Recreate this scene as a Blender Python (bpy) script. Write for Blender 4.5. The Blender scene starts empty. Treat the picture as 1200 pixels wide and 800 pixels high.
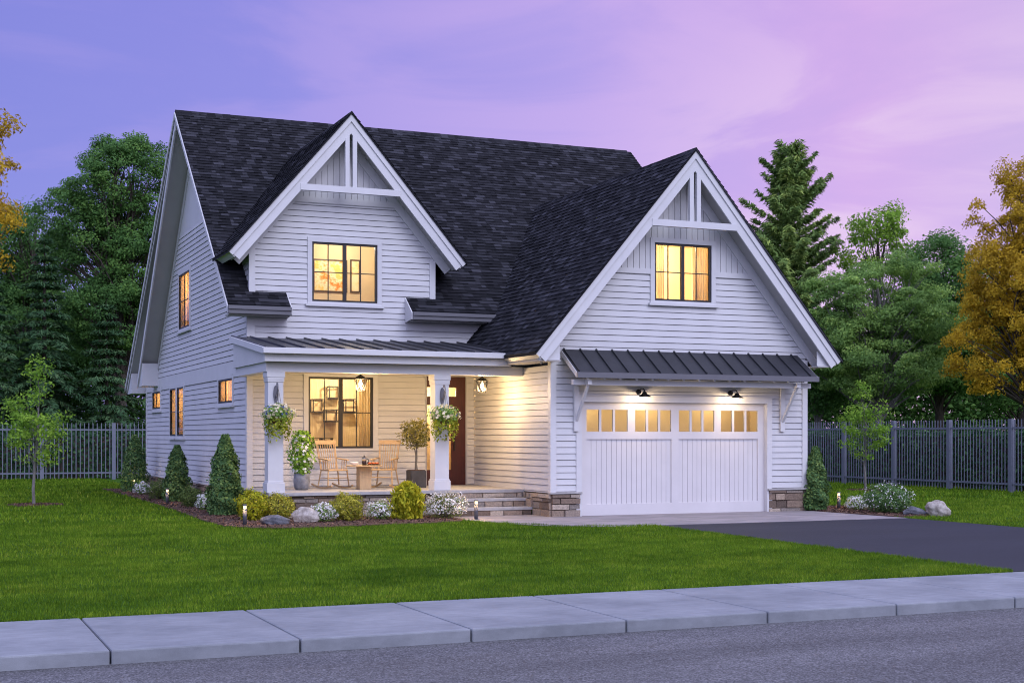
import bpy, math, random
import numpy as np
from mathutils import Vector

random.seed(7)
RNG = np.random.default_rng(11)
S = bpy.context.scene
COL = S.collection

# ------------------------------------------------------------------ camera
F_PX, HZ = 1640.0, 510.5
TH = math.atan2(1640.0, 3820.0)
CAM = Vector((-13.177, -28.463, 1.826))
FWD = Vector((math.sin(TH), math.cos(TH), 0)); RGT = Vector((math.cos(TH), -math.sin(TH), 0))
cd = bpy.data.cameras.new('camera'); co = bpy.data.objects.new('camera', cd); COL.objects.link(co)
co.location = CAM; co.rotation_euler = (math.radians(90), 0, -TH)
cd.sensor_width = 36; cd.lens = 36 * F_PX / 1200; cd.shift_y = (HZ - 400) / 1200
cd.clip_end = 3000; cd.clip_start = 0.1
S.camera = co

# ------------------------------------------------------------------ world, sun, exposure
def world():
    w = bpy.data.worlds.new('World'); S.world = w; w.use_nodes = True
    nt = w.node_tree; nt.nodes.clear(); N = nt.nodes.new; L = nt.links.new
    out = N('ShaderNodeOutputWorld'); bg = N('ShaderNodeBackground'); L(bg.outputs[0], out.inputs[0])
    tc = N('ShaderNodeTexCoord')
    def dot(v):
        d = N('ShaderNodeVectorMath'); d.operation = 'DOT_PRODUCT'; d.inputs[1].default_value = v
        L(tc.outputs['Generated'], d.inputs[0]); return d.outputs['Value']
    def maprange(src, a, b, c=0, d=1, smooth=True):
        m = N('ShaderNodeMapRange'); m.interpolation_type = 'SMOOTHSTEP' if smooth else 'LINEAR'
        m.inputs[1].default_value = a; m.inputs[2].default_value = b; m.inputs[3].default_value = c; m.inputs[4].default_value = d
        L(src, m.inputs[0]); return m.outputs[0]
    def mix(f, a, b, mode='MIX'):
        m = N('ShaderNodeMix'); m.data_type = 'RGBA'; m.blend_type = mode
        for s, i in ((f, 0), (a, 6), (b, 7)):
            if hasattr(s, 'links'): L(s, m.inputs[i])
            elif i == 0: m.inputs[0].default_value = s
            else: m.inputs[i].default_value = (*s, 1)
        return m.outputs[2]
    right = dot(RGT); fwd = dot(FWD); up = dot((0, 0, 1))
    cr = N('ShaderNodeValToRGB'); L(maprange(right, -0.42, 0.42, 0, 1, False), cr.inputs[0])
    e = cr.color_ramp.elements
    e[0].position = 0; e[0].color = (0.175, 0.175, 0.62, 1)
    e[1].position = 1; e[1].color = (0.58, 0.45, 0.74, 1)
    for p, c in ((0.3, (0.240, 0.210, 0.67, 1)), (0.55, (0.405, 0.295, 0.73, 1)), (0.78, (0.63, 0.375, 0.75, 1))):
        k = e.new(p); k.color = c
    # soft streaked cloud, pink, creamier low on the right
    mp = N('ShaderNodeMapping'); mp.inputs['Rotation'].default_value = (0, math.radians(14), -TH); mp.inputs['Scale'].default_value = (2.3, 2.3, 9.0)
    L(tc.outputs['Generated'], mp.inputs[0])
    nz = N('ShaderNodeTexNoise'); nz.inputs['Scale'].default_value = 1.7; nz.inputs['Detail'].default_value = 7; nz.inputs['Roughness'].default_value = .55; nz.inputs['Distortion'].default_value = .9
    L(mp.outputs[0], nz.inputs[0])
    cl = maprange(nz.outputs[0], 0.42, 0.64)
    c1 = mix(N_mul(nt, cl, maprange(right, -0.30, 0.15, 0.12, 0.42)), cr.outputs[0], (0.67, 0.42, 0.78))
    dk = maprange(nz.outputs[0], 0.46, 0.30)
    c1 = mix(N_mul(nt, dk, 0.12), c1, (0.26, 0.235, 0.66))
    low = maprange(up, 0.33, 0.17); rr = maprange(right, 0.04, 0.22)
    lowr = N_mul(nt, low, rr)
    cl2 = maprange(nz.outputs[0], 0.40, 0.56)
    c2 = mix(N_mul(nt, N_mul(nt, lowr, cl2), 0.55), c1, (0.80, 0.59, 0.78))
    dusk = c2
    # the sky behind the viewer is still bright after sunset
    back = N_mul(nt, maprange(fwd, 0.25, -0.85), maprange(up, 0.0, 0.42, 0.22, 1.0))
    dusk2 = mix(back, dusk, (1.36, 1.43, 2.28))
    ov = maprange(up, 0.45, 0.95)
    dusk3 = mix(N_mul(nt, ov, 0.9), dusk2, (1.20, 1.28, 2.02))
    sky = N('ShaderNodeTexSky'); sky.sky_type = 'NISHITA'; sky.sun_disc = False
    sky.sun_elevation = math.radians(SUN_EL); sky.sun_rotation = math.radians(SUN_ROT)
    skm = N('ShaderNodeVectorMath'); skm.operation = 'SCALE'; skm.inputs[3].default_value = 0.02
    L(sky.outputs[0], skm.inputs[0])
    add = N('ShaderNodeVectorMath'); add.operation = 'ADD'
    L(dusk3, add.inputs[0]); L(skm.outputs[0], add.inputs[1])
    L(add.outputs[0], bg.inputs[0]); bg.inputs[1].default_value = 1.0
def N_mul(nt, a, b):
    m = nt.nodes.new('ShaderNodeMath'); m.operation = 'MULTIPLY'
    for s, i in ((a, 0), (b, 1)):
        if hasattr(s, 'links'): nt.links.new(s, m.inputs[i])
        else: m.inputs[i].default_value = s
    return m.outputs[0]
SUN_EL, SUN_ROT = 38.0, 165.0
world()
sl = bpy.data.lights.new('sun', 'SUN'); sl.energy = 1.35; sl.angle = math.radians(34); sl.color = (0.86, 0.87, 1.0)
so = bpy.data.objects.new('sun', sl); COL.objects.link(so)
_sd = Vector((math.sin(math.radians(SUN_ROT)) * math.cos(math.radians(SUN_EL)), math.cos(math.radians(SUN_ROT)) * math.cos(math.radians(SUN_EL)), math.sin(math.radians(SUN_EL))))
so.rotation_euler = _sd.to_track_quat('Z', 'Y').to_euler(); so.location = (0, -20, 30)
S.view_settings.view_transform = 'Standard'; S.view_settings.look = 'None'; S.view_settings.gamma = 1; S.view_settings.exposure = 0.0
S.view_settings.use_curve_mapping = False
S.cycles.pixel_filter_type = 'BLACKMAN_HARRIS'; S.cycles.filter_width = 1.05; S.cycles.use_denoising = True; S.cycles.denoising_input_passes = 'RGB_ALBEDO_NORMAL'; S.cycles.denoising_prefilter = 'ACCURATE'
S.cycles.max_bounces = 8; S.cycles.diffuse_bounces = 5; S.cycles.transmission_bounces = 5; S.cycles.glossy_bounces = 2; S.cycles.transparent_max_bounces = 8
S.cycles.sample_clamp_indirect = 4.0
S.cycles.caustics_reflective = False; S.cycles.caustics_refractive = False

# ------------------------------------------------------------------ picture measurements -> metres
def _ray(p): return RGT * ((p[0] - 600) / F_PX) + FWD + Vector((0, 0, (HZ - p[1]) / F_PX))
def onZ(p, Z=0.0): D = _ray(p); return CAM + D * ((Z - CAM.z) / D.z)
def onY(p, Y): D = _ray(p); return CAM + D * ((Y - CAM.y) / D.y)
def at_depth(px, d, z=0.0):
    q = CAM + RGT * ((px - 600) / F_PX * d) + FWD * d; return Vector((q.x, q.y, z))
def depth(p): return (Vector(p) - CAM).dot(FWD)
def h_at(py, d): return CAM.z + (HZ - py) / F_PX * d
def gz(y):                              # the lawn falls gently towards the pavement
    if y >= -3.5: return 0.0
    return -0.13 * min(1.0, (-3.5 - y) / 9.25)

# ------------------------------------------------------------------ materials
def mat(name):
    m = bpy.data.materials.new(name); m.use_nodes = True
    nt = m.node_tree; b = nt.nodes['Principled BSDF']; return m, nt, b, nt.nodes.new, nt.links.new
def noise(nt, scale, detail=4, rough=.55, coord='Object', vec=None, mapping=None):
    N = nt.nodes.new; L = nt.links.new
    n = N('ShaderNodeTexNoise'); n.inputs['Scale'].default_value = scale; n.inputs['Detail'].default_value = detail; n.inputs['Roughness'].default_value = rough
    if vec is None: vec = N('ShaderNodeTexCoord').outputs[coord]
    if mapping:
        m = N('ShaderNodeMapping'); m.inputs['Scale'].default_value = mapping; L(vec, m.inputs[0]); vec = m.outputs[0]
    L(vec, n.inputs[0]); return n.outputs[0]
def ramp(nt, src, stops):
    r = nt.nodes.new('ShaderNodeValToRGB'); nt.links.new(src, r.inputs[0]); e = r.color_ramp.elements
    e[0].position, e[0].color = stops[0][0], (*stops[0][1], 1); e[1].position, e[1].color = stops[-1][0], (*stops[-1][1], 1)
    for p, c in stops[1:-1]:
        k = e.new(p); k.color = (*c, 1)
    return r.outputs[0]
def mixc(nt, f, a, b, mode='MIX'):
    m = nt.nodes.new('ShaderNodeMix'); m.data_type = 'RGBA'; m.blend_type = mode
    for s, i in ((f, 0), (a, 6), (b, 7)):
        if hasattr(s, 'links'): nt.links.new(s, m.inputs[i])
        elif i == 0: m.inputs[0].default_value = s
        else: m.inputs[i].default_value = (*s, 1)
    return m.outputs[2]
def bump(nt, b, h, strength=.3, dist=.01):
    n = nt.nodes.new('ShaderNodeBump'); n.inputs['Strength'].default_value = strength; n.inputs['Distance'].default_value = dist
    nt.links.new(h, n.inputs['Height']); nt.links.new(n.outputs[0], b.inputs['Normal']); return n
def plain(name, col, rough=.6, metal=0.0, var=.12, scale=3.0, spec=.4, mapping=None, bmp=0):
    m, nt, b, N, L = mat(name)
    n = noise(nt, scale, 5, .6, mapping=mapping)
    lo = tuple(c * (1 - var) for c in col); hi = tuple(min(1, c * (1 + var)) for c in col)
    L(ramp(nt, n, [(.3, lo), (.7, hi)]), b.inputs['Base Color'])
    b.inputs['Roughness'].default_value = rough; b.inputs['Metallic'].default_value = metal; b.inputs['Specular IOR Level'].default_value = spec
    if bmp: bump(nt, b, noise(nt, scale * 12, 3), bmp, .004)
    return m
def attr_mat(name, stops, rough=.6, bmp=0, scale=30, nvar=.0):
    m, nt, b, N, L = mat(name)
    a = N('ShaderNodeAttribute'); a.attribute_name = 'rnd'
    c = ramp(nt, a.outputs['Fac'], stops)
    if nvar: c = mixc(nt, nvar, c, ramp(nt, noise(nt, scale, 5, .65), [(.3, (.15, .15, .15)), (.7, (.95, .95, .95))]), 'OVERLAY')
    L(c, b.inputs['Base Color']); b.inputs['Roughness'].default_value = rough
    if bmp: bump(nt, b, noise(nt, scale, 6, .6), bmp, .02)
    return m
def leaf_mat(name, stops, trans=.42, rough=.55):
    m, nt, b, N, L = mat(name)
    a = N('ShaderNodeAttribute'); a.attribute_name = 'rnd'
    c = ramp(nt, a.outputs['Fac'], stops); L(c, b.inputs['Base Color'])
    b.inputs['Roughness'].default_value = rough; b.inputs['Specular IOR Level'].default_value = .12
    t = N('ShaderNodeBsdfTranslucent'); L(c, t.inputs[0])
    mx = N('ShaderNodeMixShader'); mx.inputs[0].default_value = trans
    L(b.outputs[0], mx.inputs[1]); L(t.outputs[0], mx.inputs[2]); L(mx.outputs[0], nt.nodes['Material Output'].inputs[0])
    return m
def emit(name, col, strength):
    m, nt, b, N, L = mat(name)
    b.inputs['Base Color'].default_value = (*col, 1); b.inputs['Emission Color'].default_value = (*col, 1); b.inputs['Emission Strength'].default_value = strength
    return m
def glass_mat(name, tint=(1, 1, 1), refl=.12):
    m, nt, b, N, L = mat(name); nt.nodes.remove(b)
    t = N('ShaderNodeBsdfTransparent'); t.inputs[0].default_value = (*tint, 1)
    g = N('ShaderNodeBsdfGlossy'); g.inputs['Roughness'].default_value = .03
    fr = N('ShaderNodeFresnel'); fr.inputs[0].default_value = 1.22
    mx = N('ShaderNodeMixShader'); L(fr.outputs[0], mx.inputs[0]); L(t.outputs[0], mx.inputs[1]); L(g.outputs[0], mx.inputs[2])
    L(mx.outputs[0], nt.nodes['Material Output'].inputs[0]); return m
def siding_mat():
    m, nt, b, N, L = mat('painted lap siding')
    n = noise(nt, 1.2, 4, .6); n2 = noise(nt, 22, 4, .7, mapping=(.35, .35, 5))
    c = ramp(nt, n, [(.3, (.53, .53, .535)), (.7, (.59, .59, .595))])
    a = N('ShaderNodeAttribute'); a.attribute_name = 'rnd'
    c = mixc(nt, .10, c, ramp(nt, a.outputs['Fac'], [(0, (.5, .5, .5)), (1, (.9, .9, .9))]), 'MULTIPLY')
    L(c, b.inputs['Base Color']); b.inputs['Roughness'].default_value = .55; b.inputs['Specular IOR Level'].default_value = .3
    bump(nt, b, n2, .12, .004); return m
def shingle_mat():
    m, nt, b, N, L = mat('architectural shingles')
    tc = N('ShaderNodeTexCoord')
    def brick(off, w, h, mort):
        k = N('ShaderNodeTexBrick'); k.inputs['Scale'].default_value = 1; k.inputs['Brick Width'].default_value = w; k.inputs['Row Height'].default_value = h
        k.inputs['Mortar Size'].default_value = mort; k.inputs['Mortar Smooth'].default_value = .3; k.inputs['Bias'].default_value = 0
        k.inputs['Color1'].default_value = (0, 0, 0, 1); k.inputs['Color2'].default_value = (1, 1, 1, 1); k.inputs['Mortar'].default_value = (0, 0, 0, 1)
        k.offset = off; k.squash = 1
        mp = N('ShaderNodeMapping'); L(tc.outputs['UV'], mp.inputs[0]); mp.inputs['Location'].default_value = (off * 3.1, 0, 0); L(mp.outputs[0], k.inputs[0]); return k
    b1 = brick(.37, .33, .142, .006); b2 = brick(.61, .17, .142, .004)
    v = mixc(nt, .45, b1.outputs[0], b2.outputs[0])
    col = ramp(nt, v, [(.0, (.016, .017, .022)), (.45, (.034, .035, .044)), (.75, (.058, .059, .075)), (1, (.10, .10, .125))])
    big = noise(nt, .6, 4, .6)
    col = mixc(nt, .35, col, ramp(nt, big, [(.3, (.55, .55, .55)), (.7, (1, 1, 1))]), 'MULTIPLY')
    gr = noise(nt, 160, 2); col = mixc(nt, .35, col, ramp(nt, gr, [(.3, (.3, .3, .3)), (.7, (1, 1, 1))]), 'MULTIPLY')
    L(col, b.inputs['Base Color']); b.inputs['Roughness'].default_value = .95; b.inputs['Specular IOR Level'].default_value = .12
    # saw-tooth course height: butt edge stands proud
    sp = N('ShaderNodeSeparateXYZ'); L(tc.outputs['UV'], sp.inputs[0])
    md = N('ShaderNodeMath'); md.operation = 'MODULO'; L(sp.outputs[1], md.inputs[0]); md.inputs[1].default_value = .142
    dv = N('ShaderNodeMath'); dv.operation = 'DIVIDE'; L(md.outputs[0], dv.inputs[0]); dv.inputs[1].default_value = -.142
    ad = N('ShaderNodeMath'); ad.operation = 'MULTIPLY_ADD'; L(v, ad.inputs[0]); ad.inputs[1].default_value = .5; L(dv.outputs[0], ad.inputs[2])
    bump(nt, b, ad.outputs[0], .9, .02); return m
def tab_mat():
    m, nt, b, N, L = mat('shingle tabs')
    a = N('ShaderNodeAttribute'); a.attribute_name = 'rnd'
    col = ramp(nt, a.outputs['Fac'], [(0, (.012, .0125, .015)), (.5, (.023, .0235, .028)), (.8, (.036, .037, .044)), (1, (.056, .057, .068))])
    col = mixc(nt, .3, col, ramp(nt, noise(nt, .6, 4, .6), [(.3, (.75, .75, .75)), (.7, (1, 1, 1))]), 'MULTIPLY')
    gr = noise(nt, 150, 2); col = mixc(nt, .4, col, ramp(nt, gr, [(.3, (.3, .3, .3)), (.7, (1, 1, 1))]), 'MULTIPLY')
    L(col, b.inputs['Base Color']); b.inputs['Roughness'].default_value = .95; b.inputs['Specular IOR Level'].default_value = .12; bump(nt, b, gr, .3, .004); return m
def metal_roof_mat(): return plain('standing seam metal', (.058, .060, .068), .42, .5, .15, 1.2)
def asphalt_mat(name, c, grain, bstr, patch=.25, sc=170):
    m, nt, b, N, L = mat(name)
    n = noise(nt, sc, 3, .7); n2 = noise(nt, .55, 5, .6, mapping=(.35, 1.5, 1)); n3 = noise(nt, 9, 5, .7)
    col = ramp(nt, n, [(.32, tuple(x * (1 - grain) for x in c)), (.5, c), (.72, tuple(x * (1 + 2.2 * grain) for x in c))])
    col = mixc(nt, patch, col, ramp(nt, n2, [(.35, (.45, .45, .45)), (.65, (1, 1, 1))]), 'MULTIPLY')
    col = mixc(nt, patch, col, ramp(nt, n3, [(.35, (.6, .6, .6)), (.65, (1, 1, 1))]), 'MULTIPLY')
    L(col, b.inputs['Base Color']); b.inputs['Roughness'].default_value = .85; b.inputs['Specular IOR Level'].default_value = .25
    bump(nt, b, n, bstr, .012); return m
def concrete_mat():
    m, nt, b, N, L = mat('pavement concrete')
    n = noise(nt, 1.1, 6, .65); n2 = noise(nt, 120, 3, .6); n3 = noise(nt, 7, 5, .7, mapping=(.4, 1.6, 1))
    c = ramp(nt, n, [(.3, (.165, .182, .200)), (.7, (.275, .295, .315))])
    c = mixc(nt, .6, c, ramp(nt, n3, [(.35, (.72, .72, .72)), (.62, (1, 1, 1))]), 'MULTIPLY')
    c = mixc(nt, .25, c, ramp(nt, n2, [(.35, (.55, .55, .55)), (.65, (1, 1, 1))]), 'MULTIPLY')
    L(c, b.inputs['Base Color']); b.inputs['Roughness'].default_value = .85; bump(nt, b, n2, .15, .004); return m
def paver_mat():
    m, nt, b, N, L = mat('apron pavers')
    tc = N('ShaderNodeTexCoord'); k = N('ShaderNodeTexBrick'); L(tc.outputs['Object'], k.inputs[0])
    k.inputs['Scale'].default_value = 1; k.inputs['Brick Width'].default_value = .6; k.inputs['Row Height'].default_value = .3; k.inputs['Mortar Size'].default_value = .006
    k.inputs['Color1'].default_value = (.20, .185, .19, 1); k.inputs['Color2'].default_value = (.285, .26, .265, 1); k.inputs['Mortar'].default_value = (.15, .14, .14, 1)
    c = mixc(nt, .3, k.outputs[0], ramp(nt, noise(nt, 5, 5, .7), [(.3, (.6, .6, .6)), (.7, (1, 1, 1))]), 'MULTIPLY')
    L(c, b.inputs['Base Color']); b.inputs['Roughness'].default_value = .8; bump(nt, b, k.outputs['Fac'], -.3, .006); return m
def mulch_mat():
    m, nt, b, N, L = mat('bark mulch')
    n = noise(nt, 55, 4, .75); n2 = noise(nt, 4, 4)
    c = ramp(nt, n, [(.3, (.030, .016, .011)), (.52, (.085, .042, .026)), (.75, (.17, .090, .055))])
    c = mixc(nt, .3, c, ramp(nt, n2, [(.35, (.55, .5, .5)), (.65, (1, 1, 1))]), 'MULTIPLY')
    L(c, b.inputs['Base Color']); b.inputs['Roughness'].default_value = .95; bump(nt, b, n, .9, .03); return m
def soil_mat():
    m, nt, b, N, L = mat('turf')
    n = noise(nt, 26, 5, .75); n2 = noise(nt, .5, 5, .6)
    c = ramp(nt, n, [(.3, (.022, .055, .005)), (.7, (.055, .14, .010))])
    c = mixc(nt, .35, c, ramp(nt, n2, [(.35, (.6, .65, .5)), (.65, (1, 1, 1))]), 'MULTIPLY')
    L(c, b.inputs['Base Color']); b.inputs['Roughness'].default_value = 1; b.inputs['Specular IOR Level'].default_value = .1; bump(nt, b, n, .8, .03); return m
def grass_mat():
    m, nt, b, N, L = mat('grass blades')
    a = N('ShaderNodeAttribute'); a.attribute_name = 'rnd'
    c = ramp(nt, a.outputs['Fac'], [(0, (.060, .125, .010)), (.45, (.172, .305, .026)), (.8, (.31, .46, .044)), (1, (.50, .52, .11))])
    c = mixc(nt, .7, c, ramp(nt, noise(nt, .5, 6, .68, mapping=(.7, 1.6, 1)), [(.34, (.34, .42, .35)), (.5, (.80, .82, .7)), (.66, (1.0, 1.0, 1.0))]), 'MULTIPLY')
    c = mixc(nt, .75, c, ramp(nt, noise(nt, .25, 5, .66, mapping=(1, 2.2, 1)), [(.40, (.50, .60, .45)), (.52, (.85, .88, .75)), (.64, (1.0, .92, .80))]), 'MULTIPLY')
    c = mixc(nt, .5, c, ramp(nt, noise(nt, 7, 4, .7), [(.36, (.45, .5, .4)), (.6, (1, 1, 1))]), 'MULTIPLY')
    L(c, b.inputs['Base Color']); b.inputs['Roughness'].default_value = .8; b.inputs['Specular IOR Level'].default_value = .04
    t = N('ShaderNodeBsdfTranslucent'); L(c, t.inputs[0]); mx = N('ShaderNodeMixShader'); mx.inputs[0].default_value = .3
    L(b.outputs[0], mx.inputs[1]); L(t.outputs[0], mx.inputs[2]); L(mx.outputs[0], nt.nodes['Material Output'].inputs[0]); return m
def wood_mat(name, a, bcol, scale=(14, 14, 1.2), rough=.5):
    m, nt, b, N, L = mat(name)
    n = noise(nt, 3, 6, .65, mapping=scale); L(ramp(nt, n, [(.3, a), (.7, bcol)]), b.inputs['Base Color']); b.inputs['Roughness'].default_value = rough; return m
def rock_mat(name, a, bcol, c3):
    m, nt, b, N, L = mat(name)
    n = noise(nt, 5, 8, .7); n2 = noise(nt, 30, 5, .7)
    c = ramp(nt, n, [(.32, a), (.5, bcol), (.68, c3)]); c = mixc(nt, .35, c, ramp(nt, n2, [(.35, (.4, .4, .4)), (.65, (1, 1, 1))]), 'MULTIPLY')
    L(c, b.inputs['Base Color']); b.inputs['Roughness'].default_value = .9; bump(nt, b, n, .8, .05); return m
def paint_mat(name, stops, scale, seed):
    m, nt, b, N, L = mat(name)
    n = noise(nt, scale, 6, .7, mapping=(1, 1, 1.3)); L(ramp(nt, n, stops), b.inputs['Base Color']); b.inputs['Roughness'].default_value = .7; return m

M = dict(
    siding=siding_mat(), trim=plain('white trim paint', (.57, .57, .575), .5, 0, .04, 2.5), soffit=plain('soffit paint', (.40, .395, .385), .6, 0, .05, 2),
    shingle=shingle_mat(), tabs=tab_mat(), metal=metal_roof_mat(), gutter=plain('grey gutter', (.125, .125, .14), .5, .0, .08, 3),
    black=plain('black bronze frame', (.022, .020, .020), .45, 0, .2, 6), glass=glass_mat('window glass'), iron=plain('black iron', (.012, .012, .013), .5, .3, .3, 9),
    stone=attr_mat('ledge stone', [(0, (.07, .052, .04)), (.25, (.20, .145, .105)), (.5, (.31, .24, .175)), (.75, (.17, .15, .135)), (1, (.42, .345, .265))], .9, .7, 26, .45),
    mortar=plain('mortar', (.16, .15, .14), .95, 0, .2, 20), cap=plain('limestone cap', (.35, .34, .33), .8, 0, .12, 9, bmp=.2),
    concrete=concrete_mat(), road=asphalt_mat('road asphalt', (.135, .136, .140), .72, .9, .55, 55), drive=asphalt_mat('sealed driveway', (.026, .029, .041), .25, .2, .34, 90),
    paver=paver_mat(), mulch=mulch_mat(), soil=soil_mat(), grass=grass_mat(),
    oak=wood_mat('honey oak', (.40, .255, .12), (.54, .37, .19)), mahog=wood_mat('mahogany', (.034, .0035, .0022), (.066, .007, .0045)), bark=wood_mat('bark', (.035, .028, .022), (.10, .082, .065), (6, 6, 1.5), .95),
    palebark=wood_mat('pale bark', (.10, .095, .085), (.20, .19, .17), (6, 6, 1.5), .95),
    fence=plain('grey fence paint', (.155, .168, .212), .5, .1, .08, 3), boards=plain('white boards', (.55, .55, .555), .55, 0, .05, 2), door=plain('garage door paint', (.58, .565, .57), .5, 0, .04, 2),
    wallin=plain('warm plaster', (.66, .54, .36), .8, 0, .06, 1.5), ceil=plain('porch ceiling', (.70, .62, .48), .7, 0, .04, 3, mapping=(12, 1, 1)),
    woodwall=wood_mat('slatted oak wall', (.46, .34, .19), (.64, .51, .33), (26, 1, 1), .6), floorin=wood_mat('oak floor', (.22, .13, .06), (.34, .21, .10)),
    curtain=leaf_mat('linen curtain', [(0, (.74, .62, .42)), (1, (.85, .74, .54))], .65, .9), potgrey=plain('grey glazed pot', (.17, .175, .19), .5, 0, .45, 6), potdark=plain('dark square pot', (.045, .045, .05), .7, 0, .3, 5),
    basket=wood_mat('coir basket', (.10, .055, .025), (.22, .13, .06), (20, 20, 20), .95), bulb=emit('lamp glow', (1, .74, .40), 16), bulbsoft=emit('path lamp glow', (1, .76, .42), 2.6), bollard=plain('bollard metal', (.10, .105, .12), .5, .3, .2, 8),
    rockd=rock_mat('dark boulder', (.05, .055, .065), (.11, .115, .13), (.20, .20, .22)), rockl=rock_mat('pale boulder', (.14, .115, .09), (.38, .345, .30), (.62, .58, .52)),
    white=plain('white china', (.80, .80, .78), .3, 0, .04, 5), coffee=plain('dark coffee', (.02, .010, .006), .15, 0, .1, 5), pastry=plain('orange glaze tray', (.45, .10, .02), .4, 0, .25, 12), steel=plain('steel', (.5, .5, .5), .3, .9, .1, 5),
    frm=plain('dark picture frame', (.06, .035, .02), .5, 0, .2, 8), book=attr_mat('books', [(0, (.5, .42, .3)), (.5, (.12, .15, .06)), (1, (.6, .55, .45))], .7),
    art1=paint_mat('abstract painting', [(.28, (.75, .62, .35)), (.42, (.85, .55, .10)), (.5, (.88, .78, .55)), (.58, (.80, .30, .03)), (.66, (.70, .06, .03)), (.8, (.85, .7, .4))], 1.9, 1),
    art2=paint_mat('small abstract', [(.3, (.80, .42, .06)), (.5, (.88, .74, .45)), (.7, (.80, .75, .62))], 2.5, 2),
    l_dark=leaf_mat('deep green leaves', [(0, (0.048, 0.114, 0.032)), (.5, (0.095, 0.216, 0.054)), (1, (0.196, 0.357, 0.074))]),
    l_mid=leaf_mat('mid green leaves', [(0, (0.103, 0.201, 0.055)), (.5, (0.217, 0.374, 0.093)), (1, (0.435, 0.617, 0.139))]),
    l_bright=leaf_mat('bright green leaves', [(0, (0.105, 0.230, 0.025)), (.5, (0.211, 0.383, 0.045)), (1, (0.379, 0.574, 0.076))]),
    l_gold=leaf_mat('golden autumn leaves', [(0, (0.254, 0.173, 0.017)), (.45, (0.527, 0.358, 0.027)), (.8, (0.782, 0.540, 0.042)), (1, (0.392, 0.368, 0.050))]),
    l_pine=leaf_mat('conifer needles', [(0, (0.022, 0.063, 0.027)), (.6, (0.053, 0.120, 0.048)), (1, (0.118, 0.197, 0.074))], .15),
    l_spruce=leaf_mat('spruce needles', [(0, (0.079, 0.143, 0.041)), (.6, (0.177, 0.282, 0.067)), (1, (0.423, 0.513, 0.117))], .15),
    l_hedge=leaf_mat('hedge leaves', [(0, (0.018, 0.053, 0.024)), (.6, (0.039, 0.097, 0.039)), (1, (0.079, 0.167, 0.053))], .2),
    l_cone=leaf_mat('clipped shrub leaves', [(0, (0.041, 0.100, 0.035)), (.6, (0.104, 0.199, 0.063)), (1, (0.228, 0.330, 0.089))], .2),
    l_moss=leaf_mat('soft round shrub leaves', [(0, (0.055, 0.100, 0.025)), (.6, (0.137, 0.200, 0.049)), (1, (0.255, 0.309, 0.074))], .25),
    l_yellow=leaf_mat('yellow green shrub leaves', [(0, (0.149, 0.203, 0.010)), (.5, (0.356, 0.378, 0.022)), (1, (0.683, 0.594, 0.043))], .3),
    l_goldsh=leaf_mat('bronze yellow shrub leaves', [(0, (0.115, 0.163, 0.018)), (.5, (0.326, 0.326, 0.038)), (1, (0.730, 0.634, 0.092))], .3),
    l_olive=leaf_mat('olive leaves', [(0, (0.112, 0.120, 0.036)), (.6, (0.256, 0.240, 0.072)), (1, (0.448, 0.400, 0.130))], .3),
    l_trail=leaf_mat('trailing lime leaves', [(0, (.12, .18, .015)), (.6, (.30, .36, .03)), (1, (.48, .50, .06))], .35),
    petal=leaf_mat('white petals', [(0, (.62, .62, .58)), (1, (.86, .86, .84))], .3), petalc=leaf_mat('cream petals', [(0, (.66, .58, .34)), (1, (.85, .80, .62))], .3), petalb=leaf_mat('blue petals', [(0, (.08, .10, .30)), (1, (.16, .2, .5))], .3),
)

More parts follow.
